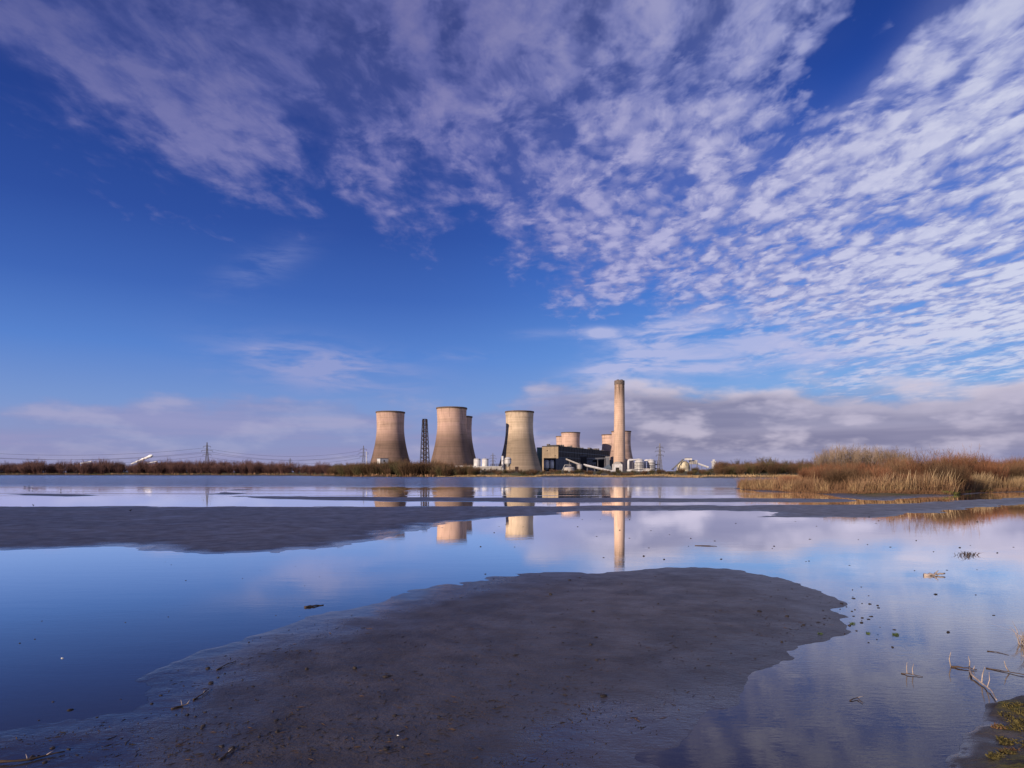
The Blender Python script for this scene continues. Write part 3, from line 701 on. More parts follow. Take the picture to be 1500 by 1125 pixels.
D = 950.0; t_ = thing('flag_mast', 'thin white mast left of the lone cooling tower', 'mast', P(536.8, D, z=GZ))
MB().tube([(0, 0, 0), (0, 0, at(663, D)-GZ)], [0.55, 0.4], 8).build('pole', m_white, t_); MB().tube([(0, 0, at(663, D)-GZ), (0, 0, at(661.8, D)-GZ)], 0.7, 8).build('cap', m_white, t_)

# coal plant on the right
D = 1500.0; t_ = thing('storage_dome', 'cream domed store under white head house', 'storage dome', P(1001, D, z=GZ)); r = 9.5/F*D; hh = at(674.5, D)-GZ
MB().lathe([(r, 0), (r, hh*.40), (r*.97, hh*.55), (r*.86, hh*.72), (r*.64, hh*.87), (r*.35, hh*.97), (0.02, hh)], 40).build('tank_body', m_cream, t_, True)
MB().lathe([(r*1.02, hh*.38), (r*1.04, hh*.38), (r*1.04, hh*.41), (r*1.02, hh*.41)], 40).build('band', m_gal, t_)
conveyor('conveyor', 'dark conveyor climbing from the scrub up to the dome top', 984, 688, 1001, 672.6, 1480, 1490, 1.6, m_grey, 3)
conveyor('conveyor', 'white conveyor running down to the right from the box beside the dome', 1018, 677.5, 1038, 684.5, 1490, 1480, 1.7, m_white, 3)
D = 1492.0; t_ = thing('head_house', 'white head house perched on legs over the cream dome', 'industrial building', P(1006.5, D, z=GZ)); z0 = at(674.2, D)-GZ; z1 = at(671.2, D)-GZ
MB().box(-6, 7, -14, -2, z0, z1).build('wall', m_white, t_); MB().box(-6.4, 7.4, -14.4, -1.6, z1+.01, z1+.6).build('roof', m_roof, t_)
for sx in (-5, 6): MB().bar((sx, -13, 0), (sx, -13, z0), .4).build('leg', m_gal, t_)
D = 1495.0; t_ = thing('crusher_house', 'white box building on legs at the top of the white conveyor', 'industrial building', P(1015, D, z=GZ)); z0 = at(680, D)-GZ; z1 = at(674.6, D)-GZ
MB().box(-7.5, 7, -10, 4, z0, z1).build('wall', m_dull, t_); MB().box(-7.9, 7.4, -10.4, 4.4, z1+.01, z1+.8).build('roof', m_white, t_)
for sx in (-6.5, 6): MB().bar((sx, -9, 0), (sx, -9, z0), .4).build('leg', m_gal, t_)
D = 1500.0; t_ = thing('water_tower', 'narrow white tower standing alone above the scrub', 'tower', P(1045.3, D, z=GZ)); hh = at(677.5, D)-GZ
MB().box(-3.1, 3.1, -3.1, 3.1, 0, hh).build('shaft', m_white, t_); MB().box(-4.3, 4.1, -4.3, 4.3, hh+.01, hh+2.6).build('wall', m_white, t_); MB().box(-2.0, 2.2, -2, 2, hh+2.62, at(673, D)-GZ).build('roof', m_tank, t_)
MB().box(-1.4, 1.3, -4.5, -4.31, hh+.6, hh+1.9).build('window', m_dark, t_)

# ------------------------------------------------------------------ pylons and power lines
def pylon(x, ytop, H, arms, label, r, aw=1.0):
    D = (H+GZ-CH)/(HY-ytop)*F
    t = thing('electricity_pylon', label, 'pylon', P(x, D, z=GZ), 0.15, 'electricity pylons')
    mb = MB(); lattice(mb, H*0.62, H*0.085, H*0.028, 6, r); mb.build('lattice_frame', m_gal, t)
    mb = MB(); sub = MB(); lattice(sub, H*0.38, H*0.028, H*0.008, 5, r)
    mb.add([(a, b_, c+H*0.62) for a, b_, c in sub.v], sub.f); mb.build('mast_head', m_gal, t)
    for z, wd in arms:
        z *= H; wd *= H*aw
        for s in (-1, 1):
            m2 = MB(); m2.bar((0, 0, z), (s*wd, 0, z-0.2), r*1.2).bar((0, 0, z+H*.035), (s*wd, 0, z), r).bar((s*wd*.5, 0, z), (s*wd*.5, 0, z+H*.017), r)
            m2.build('cross_arm', m_gal, t)
            MB().tube([(s*wd, 0, z-.2), (s*wd, 0, z-H*.055)], r*1.1, 5).build('insulator', m_dark, t)
    return t, D
A3 = ((0.60, 0.13), (0.735, 0.17), (0.87, 0.115))
_, D1 = pylon(303.3, 648, 50, A3, 'tall pylon on its own above the left treeline', 0.17)
pylon(425, 671, 50, A3, 'tiny faraway pylon between the lone left pylon and the towers', 0.26)
_, D2 = pylon(532.5, 653, 50, A3, 'pylon beside the thin white mast', 0.17)
_, D3 = pylon(966.5, 649.5, 50, A3, 'tall pylon right of the white absorber plant', 0.2)
pylon(722, 663.5, 50, A3, 'faint pylon between the white tanks and the ribbed tower', 0.2)
def cable(p, q, sag, label):
    n = 40; pts = []
    for i in range(n+1):
        s = i/n; v_ = p.lerp(q, s); v_.z -= 4*sag*s*(1-s); pts.append(v_)
    tag(MB().tube(pts, 0.13, 4, False).build('power_cable', m_steel), label, 'power cable', 'power cables strung between the pylons')
names = ['lowest', 'middle', 'top']
for k, (z, wd) in enumerate(A3):
    for s in ((-1,) if k != 1 else (-1, 1)):
        side = '' if k != 1 else (' outer' if s < 0 else ' inner')
        z_ = GZ+z*50-2.8
        a = P(-330, 860, z=z_+14)+Vector((s*wd*50, 0, 0)); b_ = P(303.3, D1, z=z_)+Vector((s*wd*50, 0, 0)); c = P(532.5, D2, z=z_)+Vector((s*wd*50, 0, 0))
        cable(a, b_, 21, names[k]+side+' cable running out of frame from the lone left pylon')
        cable(b_, c, 12, names[k]+side+' cable between the lone left pylon and the one by the white mast')

# ------------------------------------------------------------------ distant steam plumes on the left
import bmesh
m_steam = simple('white_steam', (0.88, 0.88, 0.90), 1.0, 0.02, 0.01)
def plume(pts, D, label, seed):
    rg = random.Random(seed); bm = bmesh.new()
    for (x, y, r) in pts:
        p = P(x, D, y); R_ = .85*r/F*D
        mt = Matrix.Translation((p.x, p.y, p.z)) @ Matrix.Diagonal((R_*rg.uniform(.9, 1.5), R_, R_*rg.uniform(.6, .9), 1))
        bmesh.ops.create_icosphere(bm, subdivisions=2, radius=1, matrix=mt)
    for v_ in bm.verts: v_.co += Vector((rg.uniform(-1, 1), 0, rg.uniform(-1, 1)))*0.5/F*D
    me = bpy.data.meshes.new('steam_plume'); bm.to_mesh(me); bm.free(); me.materials.append(m_steam)
    me.polygons.foreach_set('use_smooth', [True]*len(me.polygons))
    tag(link('steam_plume', me), label, 'steam plume')
rg = random.Random(11)
plume([(193+i*0.85+rg.uniform(-.4, .4), 679.3-i*0.34+rg.uniform(-.35, .35), 1.0+0.045*i) for i in range(35)], 2900, 'larger white steam plume drifting above the left treeline', 1)
plume([(217+i*1.1, 678.5-i*0.22, 1.1) for i in range(12)], 2850, 'small low steam puff beneath the larger plume', 2)
plume([(118+i*0.9, 678.9-i*0.16+rg.uniform(-.1, .1), 0.95) for i in range(19)], 3000, 'faint steam wisp further left above the trees', 4)
# ------------------------------------------------------------------ vegetation
def veg_mat(name, c1, c2, tip=None, trans=0.0, zscale=3.0, rnd=0.3):
    m, t, b = material(name)
    n = t.noise(t.pos(), 0.9, 3, 0.6); n2 = t.noise(t.pos(), 0.12, 2, 0.5)
    c = t.mix(((n-0.5)*1.6+0.5).clamp(), c1, c2)
    if tip:
        x, y, z = t.sep(t.obj()); c = t.mix(z.ss(zscale*0.35, zscale), c, tip)
    f = t.rnd().lin(0, 1, 1-rnd, 1+rnd)*n2.lin(0.3, 0.7, 0.7, 1.25)
    t.link(t.mix(1.0, c, t.vec(f, f, f), 'MULTIPLY'), b.inputs['Base Color'])
    b.inputs['Roughness'].default_value = 0.8; b.inputs['Specular IOR Level'].default_value = 0.15
    return m
m_will = veg_mat('red_willow_twigs', (0.060, 0.030, 0.019), (0.125, 0.056, 0.031), (0.19, 0.088, 0.048), zscale=3.0)
m_will2 = veg_mat('brown_willow_twigs', (0.060, 0.036, 0.020), (0.11, 0.066, 0.037), (0.17, 0.105, 0.06), zscale=3.0)
m_scrub = veg_mat('brown_scrub_twigs', (0.060, 0.036, 0.022), (0.105, 0.064, 0.036), (0.13, 0.075, 0.045), zscale=5.0)
m_scrubg = veg_mat('olive_scrub_twigs', (0.050, 0.045, 0.020), (0.085, 0.072, 0.034), (0.11, 0.085, 0.045), zscale=5.0)
m_wood = veg_mat('far_wood_twigs', (0.050, 0.026, 0.026), (0.085, 0.045, 0.038), (0.105, 0.058, 0.050), zscale=9.0)
m_tall = veg_mat('grey_tan_branches', (0.12, 0.085, 0.055), (0.19, 0.145, 0.10), (0.24, 0.18, 0.13), zscale=6.0)
m_reed = veg_mat('golden_reed', (0.20, 0.13, 0.065), (0.33, 0.235, 0.13), (0.43, 0.33, 0.20), zscale=1.9)
m_reedb = veg_mat('russet_reed', (0.11, 0.060, 0.033), (0.19, 0.110, 0.062), (0.27, 0.17, 0.10), zscale=1.7)
m_reedf = veg_mat('far_reed_edge', (0.30, 0.20, 0.10), (0.42, 0.31, 0.17), rnd=0.1)
m_tuft = veg_mat('green_tussock', (0.10, 0.14, 0.03), (0.17, 0.20, 0.05))
m_bark = simple('grey_brown_bark', (0.10, 0.075, 0.055), 0.9, 0.3, 3.0)
m_barkr = simple('reddish_bark', (0.12, 0.06, 0.04), 0.9, 0.3, 3.0)

def ribbons(P0, P1, P2, w0, rg):
    """bent tapering ribbons: arrays of base, middle, tip -> verts, faces"""
    n = len(P0); a = rg.uniform(0, 2*PI, n); s = np.stack([np.cos(a), np.sin(a), np.zeros(n)], 1)*(w0[:, None]*0.5)
    V = np.stack([P0-s, P0+s, P1-s*0.75, P1+s*0.75, P2-s*0.22, P2+s*0.22], 1).reshape(-1, 3)
    b_ = np.arange(n)[:, None]*6
    Fc = np.concatenate([b_+np.array([0, 1, 3, 2]), b_+np.array([2, 3, 5, 4])], 0)
    return V, Fc
def merge(parts):
    vs, fs, o = [], [], 0
    for V, Fc in parts: vs.append(V); fs.append(Fc+o); o += len(V)
    return np.concatenate(vs), np.concatenate(fs)

def shrub_geo(seed, h, spread, n_stem, n_sub, w, upright=0.5, base_r=0.35):
    """many stems fanning from a stool, each with side twigs"""
    rg = np.random.default_rng(seed); n = n_stem
    ang = rg.uniform(0, 2*PI, n); lean = rg.beta(1.2, 1.4, n)*spread; L_ = h*rg.uniform(0.62, 1.0, n)*(1-0.25*lean/max(spread, .01))
    br = base_r*np.sqrt(rg.uniform(0, 1, n)); d = np.stack([np.cos(ang), np.sin(ang)], 1)
    P0 = np.concatenate([d*br[:, None], np.zeros((n, 1))-0.1], 1)
    P1 = P0.copy(); P1[:, :2] += d*(L_*lean*0.42)[:, None]; P1[:, 2] = L_*0.5
    P2 = P0.copy(); P2[:, :2] += d*(L_*lean*(0.95-0.35*upright))[:, None]+rg.normal(0, .05*h, (n, 2)); P2[:, 2] = L_
    parts = [ribbons(P0, P1, P2, np.full(n, w)*rg.uniform(.7, 1.3, n), rg)]
    s = rg.uniform(0.25, 0.95, (n, n_sub)); 
    k = n*n_sub; s = s.reshape(-1); i = np.repeat(np.arange(n), n_sub)
    a = np.where(s[:, None] < .5, P0[i]+(P1[i]-P0[i])*(s[:, None]*2), P1[i]+(P2[i]-P1[i])*((s[:, None]-.5)*2))
    dirn = rg.normal(0, 1, (k, 3)); dirn[:, 2] = np.abs(dirn[:, 2])*0.6+upright*1.8; dirn[:, :2] += d[i]*0.4
    dirn /= np.linalg.norm(dirn, axis=1)[:, None]; ll = h*rg.uniform(.12, .30, k)*(1.15-s*.5)
    m1 = a+dirn*(ll*.5)[:, None]; up = dirn+np.array([0, 0, .35]); t2 = a+up*ll[:, None]
    parts.append(ribbons(a, m1, t2, np.full(k, w*.55), rg))
    return merge(parts)

def tree_geo(seed, h, trunk_h, cr, n_limb, n_twig, w, tw):
    """returns trunk mesh builder (tubes) and crown ribbons"""
    rnd = random.Random(seed); rg = np.random.default_rng(seed); mb = MB(); A, B_, C_ = [], [], []
    lx, ly = rnd.uniform(-.04, .04)*h, rnd.uniform(-.04, .04)*h
    tp = [Vector((0, 0, -0.3)), Vector((lx*.3, ly*.3, trunk_h*.5)), Vector((lx, ly, trunk_h)), Vector((lx*1.4, ly*1.4, h*.72))]
    mb.tube(tp, [w, w*.8, w*.62, w*.2], 7)
    for i in range(n_limb):
        s = rnd.uniform(.0, 1); base = tp[2].lerp(tp[3], s*.8) if rnd.random() < .75 else tp[1].lerp(tp[2], rnd.uniform(.4, 1))
        a = i*2.4+rnd.uniform(-.4, .4); out = cr*rnd.uniform(.45, 1)*(1-.35*s); rise = (h-base.z)*rnd.uniform(.55, .95)
        mid = base+Vector((math.cos(a)*out*.55, math.sin(a)*out*.55, rise*.4)); end = base+Vector((math.cos(a)*out, math.sin(a)*out, rise))
        mb.tube([base, mid, end], [w*.36, w*.22, w*.07], 5, False)
        for j in range(n_twig):
            q = rnd.uniform(.15, 1); p = base.lerp(mid, q*2) if q < .5 else mid.lerp(end, q*2-1)
            dr = Vector((rnd.gauss(0, 1)+math.cos(a)*.5, rnd.gauss(0, 1)+math.sin(a)*.5, abs(rnd.gauss(0, 1))+.7)).normalized()
            l_ = h*rnd.uniform(.08, .2); m = p+dr*l_*.5+Vector((rnd.uniform(-.05, .05), rnd.uniform(-.05, .05), 0))*l_; e = p+(dr+Vector((0, 0, .3)))*l_
            A.append(p); B_.append(m); C_.append(e)
            for r_ in range(3):
                s2 = rnd.uniform(.25, .95); p2 = p.lerp(e, s2); d2 = (dr+Vector((rnd.gauss(0, .6), rnd.gauss(0, .6), rnd.gauss(0.1, .5)))).normalized(); l2 = l_*rnd.uniform(.3, .6)
                A.append(p2); B_.append(p2+d2*l2*.5); C_.append(p2+d2*l2+Vector((0, 0, .12))*l2)
    f = lambda q: np.array([tuple(v_) for v_ in q])
    return mb, ribbons(f(A), f(B_), f(C_), np.full(len(A), tw)*rg.uniform(.6, 1.3, len(A)), rg)

def place_geo(geo, locs, rg, smin=.8, smax=1.2):
    out = []
    for (x, y, z, s) in locs:
        a = rg.uniform(0, 2*PI); c, s_ = math.cos(a), math.sin(a); V, Fc = geo[rg.integers(len(geo))]
        k = s*rg.uniform(smin, smax); kz = s*rg.uniform(smin, smax)
        out.append((np.stack([(V[:, 0]*c-V[:, 1]*s_)*k+x, (V[:, 0]*s_+V[:, 1]*c)*k+y, V[:, 2]*kz+z], 1), Fc))
    return merge(out)
def zs_at(xs, ys): return hlook(xs, ys)
NR = np.random.default_rng(77); RR = random.Random(77)
def shore_y(xw):
    """distance of the far shore at a given world x (iterated along the view ray)"""
    xs = np.array([(p[0]-750)/F*p[1] for p in shore]); ys = np.array([p[1] for p in shore]); o = np.argsort(xs)
    return float(np.interp(xw, xs[o], ys[o]))
def shore_px(px):
    return float(np.interp(px, [p[0] for p in shore], [p[1] for p in shore]))

# --- left: far mass of bare woodland behind the lake
gw = [shrub_geo(s, 8.0, .75, 50, 9, .16, .55, 1.6) for s in (1, 2, 3)]
locs = []
for i in range(760):
    px = NR.uniform(-420, 480); d0 = shore_px(px); d = d0+10+abs(NR.normal(0, 1))*70
    top = np.interp(px, [-400, 0, 60, 120, 200, 330, 420, 500], [8.4, 8.2, 9.4, 8.4, 9.2, 8.2, 6.6, 5.2])
    locs.append(((px-750)/F*d, d, 0, top/8.0*NR.uniform(.6, 1.5)))
zz = zs_at([l[0] for l in locs], [l[1] for l in locs]); locs = [(a, b_, z, s) for (a, b_, _, s), z in zip(locs, zz)]
V, Fc = place_geo(gw, locs, NR)
tag(link('woodland', np_mesh('woodland', V, Fc, m_wood)), 'bare reddish woodland massed along the far left shore', 'woodland', kind='stuff')
# individual taller trees sticking out of it
def tree_protos(name_seed, n, mats, **kw):
    out = []
    for i in range(n):
        mb, (V, Fc) = tree_geo(name_seed+i, **kw)
        out.append((mb.mesh('trunk', mats[0], True), np_mesh('crown', V, Fc, mats[1])))
    return out
def plant_tree(proto, x, y, s, label, group, name='bare_tree', cat='tree', z=None, sz=None):
    t = thing(name, label, cat, (x, y, (zat(x, y) if z is None else z)-.05), RR.uniform(0, 6.28), group)
    t.scale = (s, s, sz or s); link('trunk', proto[0], t); link('crown', proto[1], t); return t
far_t = tree_protos(100, 5, (m_barkr, m_wood), h=10.0, trunk_h=3.0, cr=3.6, n_limb=12, n_twig=9, w=.28, tw=.13)
for i, px in enumerate([4, 22, 38, 44, 88, 112, 132, 138, 160, 178, 205, 228, 252, 262, 277, 296, 312, 326, 345, 362, 380, 398, -20, -60]):
    d = shore_px(px)+RR.uniform(15, 60); x = (px-750)/F*d
    plant_tree(far_t[i % 5], x, d, RR.uniform(.85, 1.12), 'bare reddish tree rising a little above the far left woodland', 'bare trees in the far left woodland')

# --- centre: brown scrub on the near part of the far shore, each bush its own
def shrub_protos(seed, n, mat, **kw):
    return [np_mesh('shrub', *shrub_geo(seed+i, **kw), mat) for i in range(n)]
sc = shrub_protos(200, 4, m_scrub, h=5.0, spread=.85, n_stem=70, n_sub=12, w=.085, upright=.45, base_r=1.2)+shrub_protos(210, 2, m_scrubg, h=5.0, spread=.9, n_stem=80, n_sub=12, w=.085, upright=.3, base_r=1.4)
def plant_shrub(me, x, y, s, label, group, name, cat='shrub', sz=None):
    o = link(name, me, None, (x, y, zat(x, y)-.05), RR.uniform(0, 6.28)); o.scale = (s, s, sz or s); return tag(o, label, cat, group)
for i in range(110):
    px = 486+i*1.95+RR.uniform(-4, 4); d = shore_px(px)+4+RR.random()**1.5*32
    hgt = 1.3*float(np.interp(px, [486, 500, 530, 560, 600, 640, 660, 690, 710], [3.8, 5.4, 6.0, 5.6, 6.2, 5.4, 4.4, 3.6, 3.0]))*RR.uniform(.55, 1.08)
    plant_shrub(sc[i % 6], (px-750)/F*d, d, hgt/5*1.15, 'dense dark brown bush on the shore below the lone cooling tower and mast', 'dark bushes on the shore left of centre', 'shore_bush', 'bush', hgt/5)
for i in range(120):
    px = 690+i*4.6+RR.uniform(-4, 4); d = shore_px(px)+5+RR.random()*26
    hgt = float(np.interp(px, [690, 760, 900, 960, 985, 1040, 1058, 1075, 1300], [2.5, 2.4, 1.9, 1.9, 2.2, 2.4, 3.6, 4.4, 4.6]))*RR.uniform(.65, 1.05)
    plant_shrub(sc[i % 6], (px-750)/F*d, d, hgt/5*1.4, 'low brown bush along the shore in front of the plant', 'low bushes on the shore in front of the plant', 'shore_bush', 'bush', hgt/5)
# two or three taller bushes standing over the dark belt
ft2 = tree_protos(130, 3, (m_barkr, m_will2), h=8.0, trunk_h=2.2, cr=2.8, n_limb=12, n_twig=9, w=.16, tw=.08)
for px, s in ((590, 1.05), (597, .95), (516, .8), (640, .75)):
    d = shore_px(px)+22; plant_tree(ft2[int(px) % 3], (px-750)/F*d, d, s, 'bare tree standing above the dark bushes by the lone cooling tower', 'bare trees among the dark shore bushes')
# pale wood further back, between left treeline and bushes
gp = [shrub_geo(s, 8.0, .9, 50, 9, .16, .35, 2.0) for s in (11, 12)]
locs = []
for i in range(120):
    px = NR.uniform(440, 545); d = NR.uniform(560, 640); locs.append(((px-750)/F*d, d, 2.4, float(np.interp(px, [440, 470, 500, 545], [.55, .9, 1.0, .9]))*NR.uniform(.7, 1)))
V, Fc = place_geo(gp, locs, NR)
tag(link('grove', np_mesh('grove', V, Fc, m_scrubg)), 'olive grey grove showing behind the shore bushes left of the towers', 'grove', kind='stuff')
# right far wood
locs = []
for i in range(330):
    px = NR.uniform(1050, 1260) if i < 230 else NR.uniform(1260, 1900); d = NR.uniform(390, 520)
    locs.append(((px-750)/F*d, d, 2.4, float(np.interp(px, [985, 1040, 1075, 1100, 1125, 1160, 1260, 1900], [.65, .9, .95, .8, 1.0, .9, 1.05, 1.1]))*NR.uniform(.6, 1)))
V, Fc = place_geo([shrub_geo(s, 8.0, .9, 60, 9, .13, .35, 2.0) for s in (14, 15)], locs, NR)
tag(link('woodland', np_mesh('woodland', V, Fc, m_scrub)), 'brown bare woodland along the far shore right of the plant', 'woodland', kind='stuff')
far_b = tree_protos(160, 3, (m_bark, m_scrubg), h=8.0, trunk_h=2.0, cr=4.2, n_limb=14, n_twig=10, w=.24, tw=.10)
for px, s in ((1062, .78), (1079, .84), (1094, .74), (1116, .98), (1124, 1.0), (1133, .92), (1152, .86), (1172, .88)):
    d = 385+RR.uniform(-20, 20); plant_tree(far_b[int(px) % 3], (px-750)/F*d, d, s, 'rounded bare tree on the far shore between white tower and reed island', 'rounded bare trees on the far right shore')
# low distant ridge on the right
rd = []
xs = np.linspace(600, 5200, 160)
Vv = []
for i, x in enumerate(xs):
    hgt = 46*(1-math.exp(-(x-600)/500))+6*vnoise(np.array([x*.004]), np.array([2.0]), 5)[0]*2
    Vv += [(x, 2600, 0), (x, 3000, max(1, hgt)), (x, 3600, 0)]
fs = [(i*3+j, (i+1)*3+j, (i+1)*3+j+1, i*3+j+1) for i in range(159) for j in (0, 1)]
tag(MB().add(Vv, fs).build('hills', simple('hazy_hill', (0.07, 0.075, 0.10), 1.0, .1, .01)), 'low blue grey hills on the right horizon', kind='structure')

# --- far shore: pale reed edge
def reeds(name, label, mat, pts, hmin, hmax, w, seed, lean=.18):
    rg = np.random.default_rng(seed); n = len(pts); P0 = np.array(pts, float); P0[:, 2] -= .05
    h_ = rg.uniform(hmin, hmax, n)*(1+.6*fbm(P0[:, 0]*.3, P0[:, 1]*.3, 3, seed)); a = rg.normal(0, lean, (n, 2))+np.array([.06, .0])
    P1 = P0.copy(); P1[:, :2] += a*(h_*.4)[:, None]; P1[:, 2] += h_*.55
    P2 = P0.copy(); P2[:, :2] += a*(h_*1.1)[:, None]; P2[:, 2] += h_*rg.uniform(.85, 1, n)
    V, Fc = ribbons(P0, P1, P2, np.full(n, w)*rg.uniform(.6, 1.4, n), rg)
    return tag(link(name, np_mesh(name, V, Fc, mat)), label, 'reeds', kind='stuff')
def scatter(n, fpx, fd, keep=lambda x, y: True):
    xs, ys = [], []
    while len(xs) < n:
        px = fpx(); d = fd(px); x = (px-750)/F*d
        if keep(x, d): xs.append(x); ys.append(d)
    z = zs_at(xs, ys); return [(a, b_, c) for a, b_, c in zip(xs, ys, z)]
def edge_px():
    while True:
        px = NR.uniform(640, 1420)
        if fbm(np.array([px*.02]), np.array([1.0]), 3, 4)[0] > RR.uniform(-.8, -.05): return px
pts = scatter(9000, edge_px, lambda px: shore_px(px)+NR.uniform(-2.5, 4.0))
reeds('reeds', 'thin pale reed strip along the far shore in front of the plant', m_reedf, pts, .3, 0.8, .20, 41)
pts = scatter(2500, lambda: NR.uniform(-300, 640), lambda px: shore_px(px)+NR.uniform(-1, 5))
reeds('reeds', 'dull brown reed fringe along the far left shore', m_reedb, pts, .5, 1.4, .3, 42)

# --- the reed island on the right
def isl(px, row): return gd(row)
def front(px): return float(np.interp(px, [1077, 1085, 1110, 1160, 1210, 1260, 1330, 1400, 1430, 1500, 1700, 2100], [75, 68, 64, 58, 53.5, 50.5, 50.5, 50.5, 56.5, 60.5, 67, 80]))
mask = lambda x, y: sdist(pI, np.array([x]), np.array([y]))[0] > .25
def fast_scatter(n, x0, x1, dmin, dmax, power=1.0, keepn=None):
    px = NR.uniform(x0, x1, n*2); fr = np.interp(px, [1077, 1085, 1110, 1160, 1210, 1260, 1330, 1400, 1430, 1500, 1700, 2100], [75, 68, 64, 58, 53.5, 50.5, 50.5, 50.5, 56.5, 60.5, 67, 80])
    d = fr+dmin+NR.uniform(0, 1, n*2)**power*(dmax-dmin); x = (px-750)/F*d; k = (sdist(pI, x, d) > .15)
    if keepn: k &= fbm(x*keepn[0], d*keepn[0], 3, keepn[2]) > keepn[1]
    x = x[k][:n]; d = d[k][:n]; z = hlook(x, d); return np.stack([x, d, z], 1)
reeds('reeds', 'golden reed bed edging the island on the right', m_reed, fast_scatter(24000, 1077, 1800, .4, 7, 1.0, (.22, .06, 6)), .5, 1.2, .022, 43, .2)
reeds('reeds', 'russet dead reeds and sedge between the golden reeds and the willows', m_reedb, fast_scatter(36000, 1077, 1800, .3, 13, 1.0), .45, 1.35, .024, 44, .25)
reeds('grass', 'tall straw plumes standing out at the island front', m_reed, fast_scatter(1500, 1190, 1700, .6, 5, 1, (.5, .22, 8)), 1.3, 2.0, .03, 45, .1)
reeds('reeds', 'tall straw coloured reeds standing before the brown willows at the right edge', m_reed, fast_scatter(9000, 1425, 1900, .4, 5), .9, 1.7, .026, 49, .14)
reeds('grass', 'short green tussock grass at the island edge', m_tuft, fast_scatter(9000, 1330, 1700, .1, 2.2, 1, (.3, .0, 12)), .1, .32, .03, 46, .4)
reeds('grass', 'short brown sedge fringe at the island waterline', m_reedb, fast_scatter(14000, 1090, 1700, -.6, 1.6), .08, .4, .025, 47, .4)
wl = shrub_protos(300, 5, m_will, h=3.2, spread=.62, n_stem=130, n_sub=11, w=.030, upright=.75, base_r=.8)
wb = shrub_protos(320, 3, m_will2, h=3.2, spread=.7, n_stem=130, n_sub=11, w=.030, upright=.6, base_r=.9)
def hprof(px): return float(np.interp(px, [1077, 1110, 1150, 1180, 1220, 1300, 1400, 1440, 1470, 1500, 1600], [.5, .8, 1.2, 1.8, 2.2, 2.5, 3.0, 2.9, 2.5, 2.6, 2.9]))
for i in range(170):
    px = 1105+i*3.1+RR.uniform(-8, 8); off = 3.5+RR.random()*17; d = front(px)+off; x = (px-750)/F*d
    h_ = hprof(px)*RR.uniform(.55, 1.15)*(d/62)**.5
    red = RR.random() < (.75 if px < 1440 else .35)
    me = wl[i % 5] if red else wb[i % 3]
    plant_shrub(me, x, d, h_/3.2*1.1, ('bright red-brown willow bush behind the golden reeds' if red else 'dull brown willow bush among the redder ones on the reed island'),
                'red willow bushes on the reed island' if red else 'brown willow bushes on the reed island', 'willow_bush', 'bush', h_/3.2)
# upright grove of thin trees behind the willows
pol = tree_protos(400, 5, (m_bark, m_tall), h=7.0, trunk_h=2.2, cr=1.3, n_limb=14, n_twig=9, w=.09, tw=.042)
for i in range(46):
    px = 1196+i*3.05+RR.uniform(-2, 2); d = RR.uniform(112, 150)
    top = float(np.interp(px, [1190, 1205, 1230, 1260, 1300, 1340], [671, 659, 655, 656.5, 657.5, 666]))+RR.uniform(-1, 2.5)
    hgt = CH+(HY-top)/F*d-.4; plant_tree(pol[i % 5], (px-750)/F*d, d, hgt/7*.95, 'slender grey-tan tree in the upright grove behind the willows', 'slender trees in the grove behind the willows', z=.35, sz=hgt/7)
tw_ = tree_protos(430, 4, (m_barkr, m_will2), h=4.5, trunk_h=1.0, cr=1.3, n_limb=12, n_twig=8, w=.05, tw=.024)
for i, (px, top) in enumerate([(1318, 663), (1340, 656), (1352, 660), (1362, 654), (1374, 659), (1388, 655), (1398, 661), (1408, 657), (1419, 655), (1432, 662), (1304, 662), (1492, 668), (1478, 675), (1512, 664), (1540, 668), (1580, 662)]):
    d = front(px)+9+RR.uniform(0, 5); hgt = CH+(HY-top)/F*d-.4
    plant_tree(tw_[i % 4], (px-750)/F*d, d, hgt/4.5, 'thin bare sapling poking above the red willow bushes', 'thin saplings above the willow bushes', 'sapling', 'sapling')
# dark hedge far behind the island at the right edge
locs = []
for i in range(160):
    px = NR.uniform(1400, 2000); d = NR.uniform(175, 200); locs.append(((px-750)/F*d, d, .3, NR.uniform(.42, .62)))
V, Fc = place_geo([shrub_geo(s, 8.0, .9, 80, 9, .07, .6, 2.0) for s in (24, 25)], locs, NR)
tag(link('undergrowth', np_mesh('undergrowth', V, Fc, m_will2)), 'brown thicket behind the reed island at the right edge', 'thicket', kind='stuff')

